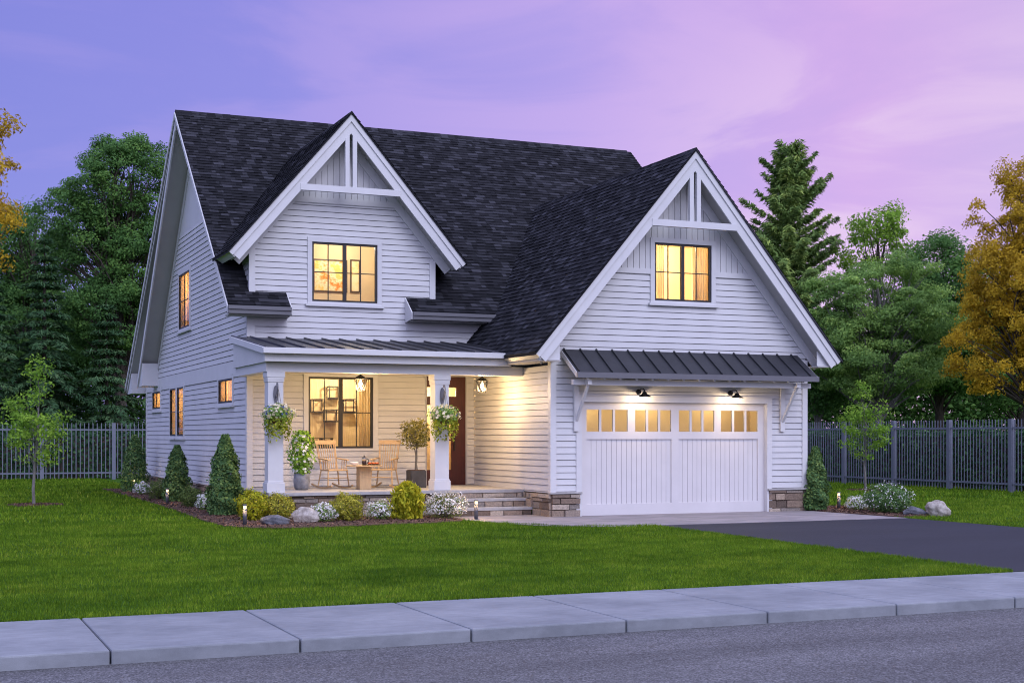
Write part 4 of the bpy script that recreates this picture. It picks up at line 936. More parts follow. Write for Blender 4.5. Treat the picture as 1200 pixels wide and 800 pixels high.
# open cube shelves on the study wall
def cube_shelf(px0, py0, px1, py1, label):
    y = YF + 1.72; a = onY((px0, py0), y); c_ = onY((px1, py1), y); t = thing('wall_shelf', label, 'shelf', ((a.x + c_.x) / 2, y, c_.z), 0, 'open cube shelves in the study')
    w = c_.x - a.x; h = a.z - c_.z; d = .26; bw = .022; m = MB()
    for u in (-w / 2, w / 2):
        for yy in (-.02, -d): m.box(u - bw / 2, yy - bw / 2, 0, u + bw / 2, yy + bw / 2, h)
        for z in (0, h): m.box(u - bw / 2, -d + bw / 2, z - bw / 2, u + bw / 2, -.02 - bw / 2, z + bw / 2)
    for yy in (-.02, -d):
        for z in (0, h): m.box(-w / 2 + bw / 2, yy - bw / 2, z - bw / 2, w / 2 - bw / 2, yy + bw / 2, z + bw / 2)
    m.build('shelf_frame', M['iron'], t); s = MB(); s.box(-w / 2 + bw, -d, bw / 2, w / 2 - bw, -.02, bw / 2 + .018); s.build('shelf_board', M['frm'], t)
    return t
cube_shelf(383, 453, 396, 467, 'topmost black cube shelf on the study wall'); cube_shelf(364, 468, 377, 483, 'black cube shelf at the left of the study wall'); cube_shelf(379, 480, 394, 494, 'black cube shelf low in the middle of the study wall'); cube_shelf(402, 468, 414, 483, 'black cube shelf right of the window mullion')
# desk with lamp and books
dk = thing('desk', 'dark desk just inside the porch window', 'desk', (-3.75, YF + .62, .62))
m = MB(); m.box(-.75, -.3, .86, .75, .3, .90); m.build('desk_top', M['frm'], dk)
for sx in (-.7, .7):
    for sy in (-.26, .26): m = MB(); m.box(sx - .025, sy - .025, 0, sx + .025, sy + .025, .86); m.build('leg', M['iron'], dk)
dl = thing('desk_lamp', 'small black tilted desk lamp on the study desk', 'lamp', (-4.25, YF + .5, 1.522))
m = MB(); m.lathe([(.08, 0), (.08, .015), (.02, .02)], n=16); m.build('lamp_base', M['iron'], dl, True)
m = MB(); m.tube([(0, 0, .015), (.05, 0, .22), (.0, 0, .42)], .01, 6); m.build('lamp_arm', M['iron'], dl)
m = MB(); m.tube([(-.04, 0, .50), (.09, -.02, .34)], [.03, .05], 12); m.build('lamp_shade', M['iron'], dl, True)
for k, (x, w, lab) in enumerate(((-3.98, .15, 'cream books standing in a black rack on the study desk'), (-3.72, .2, 'green and cream books at the right of the study desk'))):
    t = thing('book_rack', lab, 'books', (x, YF + .5, 1.522)); m = MB()
    for q in range(5): m.box(-w / 2 + q * w / 5, -.07, .012, -w / 2 + (q + .85) * w / 5, .07, .17 + .02 * (q % 3))
    m.build('books', M['book'], t); m = MB(); m.box(-w / 2 - .03, -.09, 0, w / 2 + .03, .09, .012); m.box(-w / 2 - .03, -.09, .012, -w / 2 - .012, .09, .24); m.box(w / 2 + .012, -.09, .012, w / 2 + .03, .09, .24); m.box(-w / 2 - .03, -.09, .24, w / 2 + .03, .09, .252); m.build('rack', M['iron'], t)

# ================================================================== LAMPS
def lantern(px, label):
    p = onY((px, 450), 2.1); t = thing('porch_lantern', label, 'lantern', (p.x, 2.1, 3.335), 0, 'lanterns hanging from the porch ceiling')
    m = MB(); m.lathe([(.05, -.02), (.055, 0)], n=16); m.tube([(0, 0, -.02), (0, 0, -.13)], .008, 6); m.build('chain', M['iron'], t)
    m = MB(); m.lathe([(.165, -.225), (.17, -.215), (.05, -.14), (.02, -.12)], n=6); m.build('lantern_roof', M['iron'], t)
    m = MB()
    for k in range(6):
        a = math.pi / 3 * k; a2 = a + math.pi / 3; r0, r1 = .14, .10; P = lambda aa, r_, z: (r_ * math.cos(aa), r_ * math.sin(aa), z)
        m.tube([P(a, r0, -.225), P(a, r1, -.48)], .008, 5); m.tube([P(a, r0, -.225), P(a2, r1, -.48)], .005, 5); m.tube([P(a, r1, -.48), P(a2, r1, -.48)], .008, 5); m.tube([P(a2, r0, -.225), P(a, r1, -.48)], .005, 5)
    m.build('cage', M['iron'], t)
    m = MB(); m.lathe([(.012, -.40), (.04, -.36), (.042, -.32), (.02, -.27), (.015, -.24)], n=12); m.build('bulb', M['bulb'], t, True)
    lamp('lantern_light', (0, 0, -.44), 270 if px < 500 else 185, (1, .66, .32), .10, t)
lantern(422.5, 'black caged lantern glowing in front of the porch window'); lantern(565, 'black caged lantern glowing beside the front door')
def barn_lamp(px, label):
    p = onY((px, 461), -.22); t = thing('barn_lamp', label, 'wall lamp', (p.x, -.02, 2.84), 0, 'barn lamps over the garage door')
    m = MB(); m.prism([(.06 * math.cos(a), 0, .06 * math.sin(a)) for a in (2 * math.pi * k / 16 for k in range(16))], (0, -.03, 0)); m.build('wall_plate', M['iron'], t)
    m = MB(); m.tube([(0, -.03, 0), (0, -.10, .06), (0, -.25, .06), (0, -.30, .02), (0, -.30, -.03)], .011, 8); m.build('arm', M['iron'], t)
    m = MB(); m.lathe([(.155, -.125), (.158, -.118), (.10, -.085), (.05, -.045), (.045, -.02), (.02, -.01)], (0, -.30, 0), 24); m.build('lamp_shade', M['iron'], t, True)
    m = MB(); m.lathe([(.01, -.19), (.035, -.165), (.035, -.14), (.02, -.128)], (0, -.30, 0), 12); m.build('bulb', M['bulb'], t, True)
    lamp('barn_light', (0, -.30, -.19), 36, (1, .74, .46), .06, t)
barn_lamp(753, 'black barn lamp over the left half of the garage door'); barn_lamp(861, 'black barn lamp over the right half of the garage door')
def bollard(px, py, label, first=[None]):
    q = onZ((px, py)); h = .42
    t = thing('path_light', label, 'path light', (q.x, q.y, .02), 0, 'path lights in the mulch beds')
    m = MB(); m.lathe([(.042, 0), (.042, h - .09)], n=14); m.build('post', M['bollard'], t, True)
    m = MB(); m.lathe([(.030, h - .09), (.030, h - .03)], n=14); m.build('lens', M['bulbsoft'], t)
    m = MB(); m.lathe([(.046, h - .03), (.046, h - .005), (.03, h)], n=14); m.build('cap', M['bollard'], t)
    lamp('path_glow', (0, 0, h - .06), 95 if px == 558 else 55, (1, .58, .24), .04, t)
    for v in (-.1, .1): pass
bollard(157, 577, 'path light by the farthest cone shrub along the side wall'); bollard(196, 591.5, 'path light in front of the middle cone shrub'); bollard(287, 616, 'path light in front of the lime round shrub')
bollard(558, 609, 'path light at the foot of the porch steps'); bollard(983, 597, 'path light in the bed right of the garage')

# ================================================================== PORCH THINGS
PZ = .585
def make_chair():
    t = thing('rocking_chair', '', 'rocking chair', (0, 0, 0), 0, 'oak rocking chairs on the porch')
    m = MB(); m.prism([(-.26, -.24, 0), (.26, -.24, 0), (.23, .22, 0), (-.23, .22, 0)], (0, 0, .035)); o = m.build('seat', M['oak'], t, bevel=.008); o.location = (0, 0, .42)
    def bp(u, h): return Vector((u, .20 + .30 * (h - .44) / .7 * .62, h))
    m = MB()
    for i in range(8): u = -.19 + .38 * i / 7; m.tube([bp(u, .45), bp(u * 1.12, 1.06)], .008, 6)
    m.build('spindles', M['oak'], t)
    for sg in (-1, 1): m = MB(); m.tube([bp(sg * .22, .44), bp(sg * .25, 1.08)], .015, 8); m.build('back_post', M['oak'], t)
    m = MB(); m.prism([bp(-.28, 1.04) + Vector((0, -.015, 0)), bp(.28, 1.04) + Vector((0, -.015, 0)), bp(.28, 1.14) + Vector((0, -.015, 0)), bp(-.28, 1.14) + Vector((0, -.015, 0))], (0, .03, 0)); m.build('crest_rail', M['oak'], t, bevel=.006)
    for sg in (-1, 1):
        x = sg * .25
        m = MB(); m.tube([(x, -.20, .43), (x * 1.12, -.24, .075)], .017, 8); m.build('leg', M['oak'], t)
        m = MB(); m.tube([(x * .9, .18, .43), (x * 1.12, .22, .08)], .017, 8); m.build('leg', M['oak'], t)
        pts = [(x * 1.12, -.42 + .105 * k, .028 + .30 * (-.02 + (-.42 + .105 * k) ** 2) * (1.0 if k < 4 else .9) + .006) for k in range(10)]
        m = MB()
        for a, b_ in zip(pts[:-1], pts[1:]): m.bar(a, Vector(b_) + (Vector(b_) - Vector(a)) * .04, .03, .04)
        m.build('rocker', M['oak'], t)
        m = MB(); m.prism([(x - .035, -.25, .66), (x + .035, -.25, .66), (x + .03, .26, .70), (x - .03, .26, .70)], (0, 0, .025)); m.build('armrest', M['oak'], t, bevel=.005)
        m = MB()
        for yy in (-.18, -.08, .02): m.tube([(x * .96, yy, .44), (x, yy, .67)], .010, 6)
        m.build('arm_spindles', M['oak'], t)
    m = MB(); m.tube([(-.265, -.215, .26), (.265, -.215, .26)], .011, 6); m.build('stretcher', M['oak'], t)
    m = MB(); m.tube([(-.26, .20, .24), (.26, .20, .24)], .011, 6); m.build('stretcher', M['oak'], t)
    return t
ch = make_chair(); ch.location = (-4.06, 3.42, PZ); ch.rotation_euler = (0, 0, math.radians(14)); ch['label'] = 'honey oak rocking chair between the flower pot and the small table'
dup(ch, (-2.80, 3.42, PZ), math.radians(-38), 'honey oak rocking chair right of the small table, under the window edge')
tb = thing('side_table', 'low oak pedestal table between the two rocking chairs', 'table', (-3.52, 2.75, PZ), math.radians(0))
m = MB(); m.lathe([(.41, .53), (.42, .535), (.42, .555), (.41, .56)], n=40); m.build('table_top', M['oak'], tb)
m = MB(); m.box(-.14, -.14, .0, .14, .14, .53); m.build('pedestal', M['oak'], tb, bevel=.008)
cf = thing('coffee_press', 'small glass coffee press with black coffee on the porch table', 'coffee press', (-3.54, 2.66, PZ + .56))
m = MB(); m.lathe([(.048, 0), (.05, .01), (.05, .10), (.048, .105)], n=18); m.build('coffee', M['coffee'], cf, True)
m = MB(); m.lathe([(.052, .105), (.052, .165), (.05, .17)], n=18); m.build('upper_glass', M['steel'], cf, True)
m = MB(); m.lathe([(.056, .17), (.05, .185), (.008, .19), (.008, .21), (.016, .225), (.005, .235)], n=18); m.build('lid', M['iron'], cf, True)
m = MB(); m.tube([(.05, 0, .15), (.10, 0, .14), (.105, 0, .08), (.05, 0, .03)], .008, 8); m.build('handle', M['iron'], cf)
pt_ = thing('pastry_tray', 'orange glazed pastries on a dark tray on the porch table', 'tray', (-3.32, 2.66, PZ + .56))
m = MB(); m.box(-.15, -.09, 0, .15, .09, .02); m.build('tray', M['iron'], pt_, bevel=.004)
for k in range(3): m = MB(); m.lathe([(.03, .02), (.05, .035), (.045, .06), (.015, .072)], (-.09 + .09 * k, 0, 0), 12); m.build('pastry', M['pastry'], pt_, True)
bw = thing('bowl', 'white china bowl at the left of the porch table', 'bowl', (-3.78, 2.66, PZ + .56))
m = MB(); m.lathe([(.04, 0), (.05, .01), (.10, .06), (.105, .075), (.095, .075), (.045, .02), (.001, .018)], n=22); m.build('bowl_body', M['white'], bw, True)

# ------------------------------------------------------------------ plants
def blob(c, rx, ry, rz, n, shell=.55):
    d = unit(n); r = (shell + (1 - shell) * RNG.random((n, 1)) ** .6); ph = RNG.uniform(0, 6, 3); lump = 1 + .13 * np.sin(d[:, :1] * 6 + d[:, 2:] * 5 + ph[0]) + .09 * np.sin(d[:, 1:2] * 9 + d[:, 2:] * 4 + ph[1]) + RNG.normal(0, .055, (n, 1))
    P = d * r * lump * np.array([rx, ry, rz]) + np.array(c); N = d / np.array([rx, ry, rz]) * max(rx, rz) + RNG.normal(0, .45, (n, 3)); return P, N
def twigs(mb, base, tips, r0=.012):
    for t in tips: a = Vector(base); b_ = Vector(t); m = a.lerp(b_, .5) + Vector((random.uniform(-.03, .03), random.uniform(-.03, .03), .05)); mb.tube([a, m, b_], [r0, r0 * .7, r0 * .3], 5, False)
def round_shrub(px, py, wpx, hpx, m, label, leaf=.045, n=3600, name='shrub', cat='shrub', flowers=0, fm='petal', group=None, flat=0.0, fsize=.04):
    q = onZ((px, py)); d = depth(q); rx = wpx / F_PX * d / 2; h = hpx / F_PX * d
    q = q + FWD * rx * .8; q.z = .03
    t = thing(name, label, cat, q, 0, group); rz = h * .56
    P, N = blob((0, 0, h - rz), rx, rx, rz, n, .62); k = P[:, 2] > .0; P, N = P[k], N[k]
    leaf_mesh('foliage', P, N, leaf, m, t, .55 * RNG.random(len(P)) + .45 * np.clip((P[:, 2] / h) * .6 + .4 * RNG.random(len(P)), 0, 1) * 0 + .45 * RNG.random(len(P)))
    mb = MB(); tips = [P[i] * np.array([.85, .85, .9]) for i in RNG.integers(0, len(P), 26)]; twigs(mb, (0, 0, 0), tips); mb.build('stems', M['bark'], t)
    if flowers:
        P, N = blob((0, 0, h - rz), rx * 1.03, rx * 1.03, rz * 1.03, flowers * 2, .93); k = P[:, 2] > h * .18; leaf_mesh('blossoms', P[k][:flowers], N[k][:flowers], fsize, M[fm], t, None, .9)
    return t
def cone_shrub(px, py, wpx, hpx, label, m='l_cone', n=6500, group='cone shaped shrubs against the house'):
    q = onZ((px, py)); d = depth(q); r = wpx / F_PX * d / 2; h = hpx / F_PX * d; q = q + FWD * r * .7; q.z = .03
    t = thing('cone_shrub', label, 'shrub', q, 0, group)
    z = RNG.random(n) ** 1.15 * h; f = z / h; prof = np.where(f < .16, .84 + f, 1.0 - .82 * np.clip((f - .16) / .84, 0, 1) ** 1.75); prof = np.maximum(prof, .02)
    a = RNG.uniform(0, 2 * np.pi, n); rad = r * prof * (.55 + .45 * RNG.random(n) ** .5) * (1 + .15 * np.sin(a * 4 + z * 7) + .10 * np.sin(z * 17 + a * 2) + RNG.normal(0, .06, n))
    P = np.column_stack([rad * np.cos(a), rad * np.sin(a), z + .02]); N = np.column_stack([np.cos(a), np.sin(a), np.full(n, .6)]) + RNG.normal(0, .55, (n, 3))
    leaf_mesh('foliage', P, N, .075, M[m], t, RNG.random(n))
    mb = MB(); mb.tube([(0, 0, -.03), (0, 0, h * .5), (.01, 0, h * .93)], [.03, .02, .005], 7); tips = [P[i] * np.array([.8, .8, 1]) for i in RNG.integers(0, n, 30)]
    for p in tips: mb.tube([(0, 0, max(0, p[2] - .15)), tuple(p)], [.008, .003], 4, False)
    mb.build('trunk', M['bark'], t)
cone_shrub(155, 577, 31, 66, 'farthest cone shrub, at the back corner of the side wall', n=5000)
cone_shrub(205, 589, 31, 65, 'middle cone shrub against the side wall, behind a path light', n=6000)
cone_shrub(261, 605, 40, 93, 'largest cone shrub, at the front end of the side wall', 'l_cone', n=9500)
cone_shrub(958, 599, 31, 73, 'cone shrub beside the stone pier right of the garage door', 'l_cone', n=6500)
round_shrub(184, 586, 26, 23, M['l_moss'], 'low green mound between the farthest and middle cone shrubs', .04, 2600)
round_shrub(222, 595.5, 29, 24, M['l_moss'], 'low green mound right of the middle cone shrub', .04, 3200)
W = 'white flower clumps in the mulch beds'
round_shrub(165, 580.5, 19, 14, M['l_mid'], 'white flower clump at the foot of the farthest cone shrub', .04, 700, 'flower_clump', 'flowers', 420, 'petal', W, fsize=.05)
round_shrub(240, 599, 22, 19, M['l_mid'], 'white flower clump left of the largest cone shrub', .04, 800, 'flower_clump', 'flowers', 520, 'petal', W, fsize=.045)
round_shrub(377, 613, 30, 21, M['l_mid'], 'white flower clump beside the pale boulder', .04, 900, 'flower_clump', 'flowers', 620, 'petal', W)
round_shrub(444, 610, 34, 21, M['l_mid'], 'white flower clump left of the bright yellow shrub', .04, 900, 'flower_clump', 'flowers', 620, 'petal', W)
round_shrub(521, 609, 50, 29, M['l_moss'], 'widest white flower clump, by the porch steps', .04, 1500, 'flower_clump', 'flowers', 950, 'petal', W)
round_shrub(1007, 599, 25, 16, M['l_mid'], 'white flower clump right of the garage', .04, 800, 'flower_clump', 'flowers', 560, 'petal', W)
round_shrub(294, 611.5, 41, 36, M['l_yellow'], 'lime round shrub at the porch corner', .06, 2600)
round_shrub(324, 611, 42, 31, M['l_goldsh'], 'bronze yellow round shrub behind the boulders', .05, 3000)
round_shrub(405, 612, 40, 33, M['l_goldsh'], 'bronze yellow round shrub between two white flower clumps', .05, 3200)
round_shrub(1046, 603, 54, 34, M['l_cone'], 'large dark round shrub with white blossom, right of the garage', .05, 5600, flowers=480, fsize=.036)
# upright golden conifer
q = onZ((476, 610)) + FWD * .3; d = depth(q); t = thing('golden_shrub', 'bright yellow upright shrub in front of the porch', 'shrub', (q.x, q.y, .03))
n = 2800; h = 42 / F_PX * d; r = 19 / F_PX * d; z = RNG.random(n) * h; prof = np.sqrt(np.clip(1 - (z / h) ** 2.6, 0.02, 1)) * (.8 + .25 * np.minimum(z / h / .3, 1)); a = RNG.uniform(0, 2 * np.pi, n)
rad = r * prof * (.35 + .65 * RNG.random(n) ** .5) * (1 + .18 * np.sin(a * 6 + z * 4) + RNG.normal(0, .08, n)); P = np.column_stack([rad * np.cos(a), rad * np.sin(a), z]); T = np.column_stack([np.cos(a) * .5, np.sin(a) * .5, np.full(n, 1.0)]) + RNG.normal(0, .25, (n, 3))
leaf_mesh('foliage', P, unit(n), .13, M['l_yellow'], t, np.clip(.25 + .75 * RNG.random(n), 0, 1), .35, T)
mb = MB(); mb.tube([(0, 0, -.03), (0, 0, h * .5)], [.03, .012], 6); mb.build('trunk', M['bark'], t)
# boulders
def boulder(px, py, wpx, hpx, m, label, seed):
    q = onZ((px, py)); d = depth(q); rx = wpx / F_PX * d / 2; h = hpx / F_PX * d; bm = __import__('bmesh').new(); __import__('bmesh').ops.create_icosphere(bm, subdivisions=4, radius=1)
    rg = np.random.default_rng(seed); pl = [(Vector(v).normalized(), c_) for v, c_ in zip(rg.normal(size=(16, 3)), rg.uniform(.62, .95, 16))]; ph = rg.uniform(0, 6, 6)
    for v in bm.verts:
        p = v.co.copy()
        for nrm, c_ in pl:
            e = p.dot(nrm) - c_
            if e > 0: p -= nrm * e * .92
        p *= 1 + .035 * math.sin(p.x * 9 + ph[0]) * math.sin(p.y * 8 + ph[1]) + .03 * math.sin(p.z * 13 + ph[2] + p.x * 6) + .015 * math.sin(p.x * 27 + p.y * 21 + ph[3])
        v.co = Vector((p.x * rx * 1.12, p.y * rx * .8, p.z * h * .68))
    me = bpy.data.meshes.new('boulder'); bm.to_mesh(me); bm.free(); me.materials.append(m); o = bpy.data.objects.new('boulder', me); COL.objects.link(o); q = q + FWD * rx * .5
    o.location = (q.x, q.y, h * .36); o.rotation_euler = (0, 0, -TH + rg.uniform(-.2, .2)); me.polygons.foreach_set('use_smooth', [True] * len(me.polygons)); tag(o, label, 'boulder')
boulder(321, 616, 38, 14, M['rockd'], 'flat dark boulder in front of the bronze yellow shrub', 3); boulder(356, 613.5, 31, 19, M['rockl'], 'pale boulder left of a white flower clump', 5)
boulder(1074, 604.5, 28, 11, M['rockd'], 'flat dark boulder by the large round shrub right of the garage', 8); boulder(1101, 605, 30, 18, M['rockl'], 'pale boulder at the right end of the mulch bed', 12)

# potted plants
fp = thing('flower_pot', 'grey pot of white flowering climber beside the left porch column', 'potted plant', (-4.93, 3.0, PZ))
m = MB(); m.lathe([(.13, 0), (.17, .05), (.19, .2), (.175, .36), (.165, .385), (.15, .385), (.15, .33), (.001, .33)], n=26); m.build('pot', M['potgrey'], fp, True)
n = 1100; z = RNG.random(n); a = RNG.uniform(0, 2 * np.pi, n); prof = .12 + .20 * np.sin(np.clip(z, 0, 1) * math.pi * .85 + .3); rad = prof * RNG.random(n) ** .5 * (1 + .2 * np.sin(a * 3 + z * 11)); P = np.column_stack([rad * np.cos(a), rad * np.sin(a), .36 + z * 1.0])
leaf_mesh('foliage', P, np.column_stack([np.cos(a), np.sin(a), .7 + 0 * a]) + RNG.normal(0, .5, (n, 3)), .085, M['l_bright'], fp)
n = 90; z = RNG.random(n); a = RNG.uniform(0, 2 * np.pi, n); rad = .12 + .20 * np.sin(z * math.pi * .85 + .3); P = np.column_stack([rad * np.cos(a), rad * np.sin(a), .40 + z * .85]); leaf_mesh('blossoms', P, np.column_stack([np.cos(a), np.sin(a), .3 + 0 * a]), .085, M['petal'], fp, None, .95)
m = MB()
for k in range(6): a = k * 1.05; m.tube([(.03 * math.cos(a), .03 * math.sin(a), .33), (.1 * math.cos(a + .6), .1 * math.sin(a + .6), .8), (.06 * math.cos(a + 2), .06 * math.sin(a + 2), 1.3)], [.008, .006, .003], 5)
m.build('stems', M['bark'], fp)
ot = thing('olive_topiary', 'olive ball topiary in a dark square pot beside the front door', 'potted tree', (-2.05, 3.28, PZ))
m = MB(); m.prism([(-.19, -.19, 0), (.19, -.19, 0), (.19, .19, 0), (-.19, .19, 0)], (0, 0, .42)); m.build('pot', M['potdark'], ot, bevel=.012)
m = MB(); m.prism([(-.165, -.165, .42), (.165, -.165, .42), (.165, .165, .42), (-.165, .165, .42)], (0, 0, .012)); m.build('soil', M['mulch'], ot)
P, N = blob((0, 0, 1.28), .40, .40, .36, 1250, .25); leaf_mesh('foliage', P, unit(len(P)), .10, M['l_olive'], ot, None, .28)
m = MB()
for k in range(3): m.tube([(.03 * math.cos(k * 2.1), .03 * math.sin(k * 2.1), .42), (.02 * math.cos(k * 2.1 + 1.5), .02 * math.sin(k * 2.1 + 1.5), .7), (.04 * math.cos(k * 2.1 + 3), .04 * math.sin(k * 2.1 + 3), 1.0)], .014, 6)
for p in P[::70]: m.tube([(0, 0, 1.0), tuple(p)], [.01, .003], 4, False)
m.build('trunk', M['palebark'], ot)
def basket(hk, label, seed):
    x, y = hk; t = thing('hanging_basket', label, 'hanging basket', (x, y, 2.90), 0, 'flower baskets hanging on the porch columns'); dz = -.82
    m = MB()
    for k in range(3): a = k * 2.094 + .4; m.tube([(0, 0, .0), (.155 * math.cos(a), .155 * math.sin(a), dz + .15)], .004, 5)
    m.build('wires', M['iron'], t)
    m = MB(); m.lathe([(.05, dz - .02), (.11, dz + .02), (.16, dz + .13), (.165, dz + .16), (.15, dz + .15), (.001, dz + .14)], n=20); m.build('bowl', M['basket'], t, True)
    n = 620; P, N = blob((0, 0, dz + .21), .34, .30, .22, n, .3); leaf_mesh('foliage', P, N, .075, M['l_mid'], t)
    n = 520; a = RNG.uniform(0, 2 * np.pi, n); u = RNG.random(n); ln = .25 + .30 * (.5 + .5 * np.sin(a * 3 + seed)); rad = .20 + .16 * np.sqrt(u) - .14 * u ** 2 + RNG.normal(0, .025, n); P = np.column_stack([rad * np.cos(a), rad * np.sin(a) * .8, dz + .16 - u * ln])
    leaf_mesh('trailing_leaves', P, np.column_stack([np.cos(a), np.sin(a), .2 + 0 * a]) + RNG.normal(0, .4, (n, 3)), .07, M['l_trail'], t)
    P, N = blob((0, 0, dz + .22), .35, .31, .23, 150, .95); k = P[:, 2] > dz + .14; leaf_mesh('blossoms', P[k], N[k], .075, M['petalc'], t, None, .95)
    P, N = blob((0, 0, dz + .24), .33, .29, .2, 50, .95); k = P[:, 2] > dz + .2; leaf_mesh('blossoms', P[k], N[k], .06, M['petalb'], t, None, .95)['label'] = 'blue blossoms'
basket(HK1, 'hanging flower basket on the left porch column', 1.0); basket(HK2, 'hanging flower basket on the right porch column, by the front door', 4.0)

# ================================================================== FENCES
def fence(a, b_, first, sp, pitch, label):
    a, b_ = Vector(a), Vector(b_); u = (b_ - a).normalized(); L_ = (b_ - a).length; t = thing('metal_fence', label, 'fence', a, math.atan2(u.y, u.x)); H = 2.36
    k = first
    while k < L_:
        m = MB(); m.box(k - .075, -.06, 0, k + .075, .06, H + .01); m.build('post', M['fence'], t)
        k += sp
    k = first - sp
    while k < L_:
        x0, x1 = max(k + .075, 0), min(k + sp - .075, L_)
        if x1 - x0 > .3:
            m = MB(); n = max(2, round((x1 - x0) / pitch))
            for i in range(n): x = x0 + (i + .5) * (x1 - x0) / n; m.box(x - .016, -.022, .06, x + .016, -.006, H)
            m.build('picket_panel', M['fence'], t)
            for z in (.28, 2.08): m = MB(); m.box(x0, -.005, z - .03, x1, .035, z + .03); m.build('rail', M['fence'], t)
        k += sp
fence((-18.5, 32.3, 0), (5, 32.3, 0), 18.5 - 8.22 - 2.88 * 3, 2.88, .172, 'grey metal picket fence across the back lawn left of the house')
fence((19.34, 2.0, 0), (19.34, 27, 0), (6.57 - 2.0) - 2.93, 2.93, .143, 'grey metal picket fence along the lawn right of the house')

# ================================================================== TREES
def branchy(mb, base, tip, r0, bend=.15, n=5, sides=6):
    a, b_ = Vector(base), Vector(tip); L_ = (b_ - a).length; off = Vector((random.uniform(-1, 1), random.uniform(-1, 1), random.uniform(.2, 1))) * L_ * bend
    pts = [a.lerp(b_, k / n) + off * math.sin(math.pi * k / n) + Vector((random.uniform(-1, 1), random.uniform(-1, 1), 0)) * L_ * .02 * (0 < k < n) for k in range(n + 1)]
    mb.tube(pts, [r0 * (1 - .85 * k / n) for k in range(n + 1)], sides, False); return pts
def tree(name, label, cat, pos, H, blobs, ncl, per, leaf, m, r0=.2, bark='bark', crad=.8, flat=.6, droop=.0, group=None, low=.25, aspect=.5, seed=0):
    """blobs: (dx along the picture, depth offset, z, rx, rz) crown lobes in metres; clumps of leaves sit on limbs that grow from the trunk"""
    random.seed(seed + 100); t = thing(name, label, cat, pos, -TH, group); mb = MB()
    tops = max(b_[2] + b_[4] * .3 for b_ in blobs); trunk = [(0, 0, -.1)]
    for k in range(1, 9): trunk.append((random.uniform(-.12, .12) * k / 4, random.uniform(-.12, .12) * k / 4, tops * k / 8))
    mb.tube(trunk, [r0 * (1 - .8 * k / 8) for k in range(9)], 9, False)
    vol = np.array([b_[3] ** 2 * b_[4] for b_ in blobs]); vol = vol / vol.sum(); C, R = [], []
    for i in range(ncl):
        b_ = blobs[RNG.choice(len(blobs), p=vol)]; d = unit(1)[0]; rr = (.35 + .65 * RNG.random() ** .45); c_ = np.array([b_[0] + d[0] * rr * b_[3], b_[1] + d[1] * rr * b_[3], b_[2] + d[2] * rr * b_[4]]); C.append(c_)
    C = np.array(C)
    for i in range(0, ncl, 2):
        c_ = C[i]; hz = max(tops * low, c_[2] * random.uniform(.55, .85) - .2 * math.hypot(c_[0], c_[1])); k = min(7, int(hz / tops * 8)); f = hz / tops * 8 - k; p0 = Vector(trunk[k]).lerp(Vector(trunk[min(8, k + 1)]), min(1, f))
        branchy(mb, p0, c_, r0 * .28 * random.uniform(.5, 1), .12, 4, 5)
    mb.build('trunk', M[bark], t)
    n = ncl * per; idx = np.repeat(np.arange(ncl), per); cr = crad * RNG.uniform(.6, 1.35, ncl)[idx][:, None]; g3 = RNG.normal(size=(n, 3)); g3 /= np.linalg.norm(g3, axis=1, keepdims=True); g3 *= RNG.random((n, 1)) ** .45
    off = g3 * cr * np.array([1, 1, flat]); off[:, 2] -= droop * (off[:, 0] ** 2 + off[:, 1] ** 2) / cr[:, 0]
    P = C[idx] + off; ctr = C.mean(0); outw = (P - ctr) / (np.abs(C - ctr).max(0) + .5); N = np.array([0, 0, .35]) + RNG.normal(0, .5, (n, 3)) + off / cr * .6 + outw * .7
    rnd = .45 * RNG.random(ncl)[idx] + .55 * RNG.random(n); leaf_mesh('crown', P, N, leaf, m, t, rnd, aspect); return t
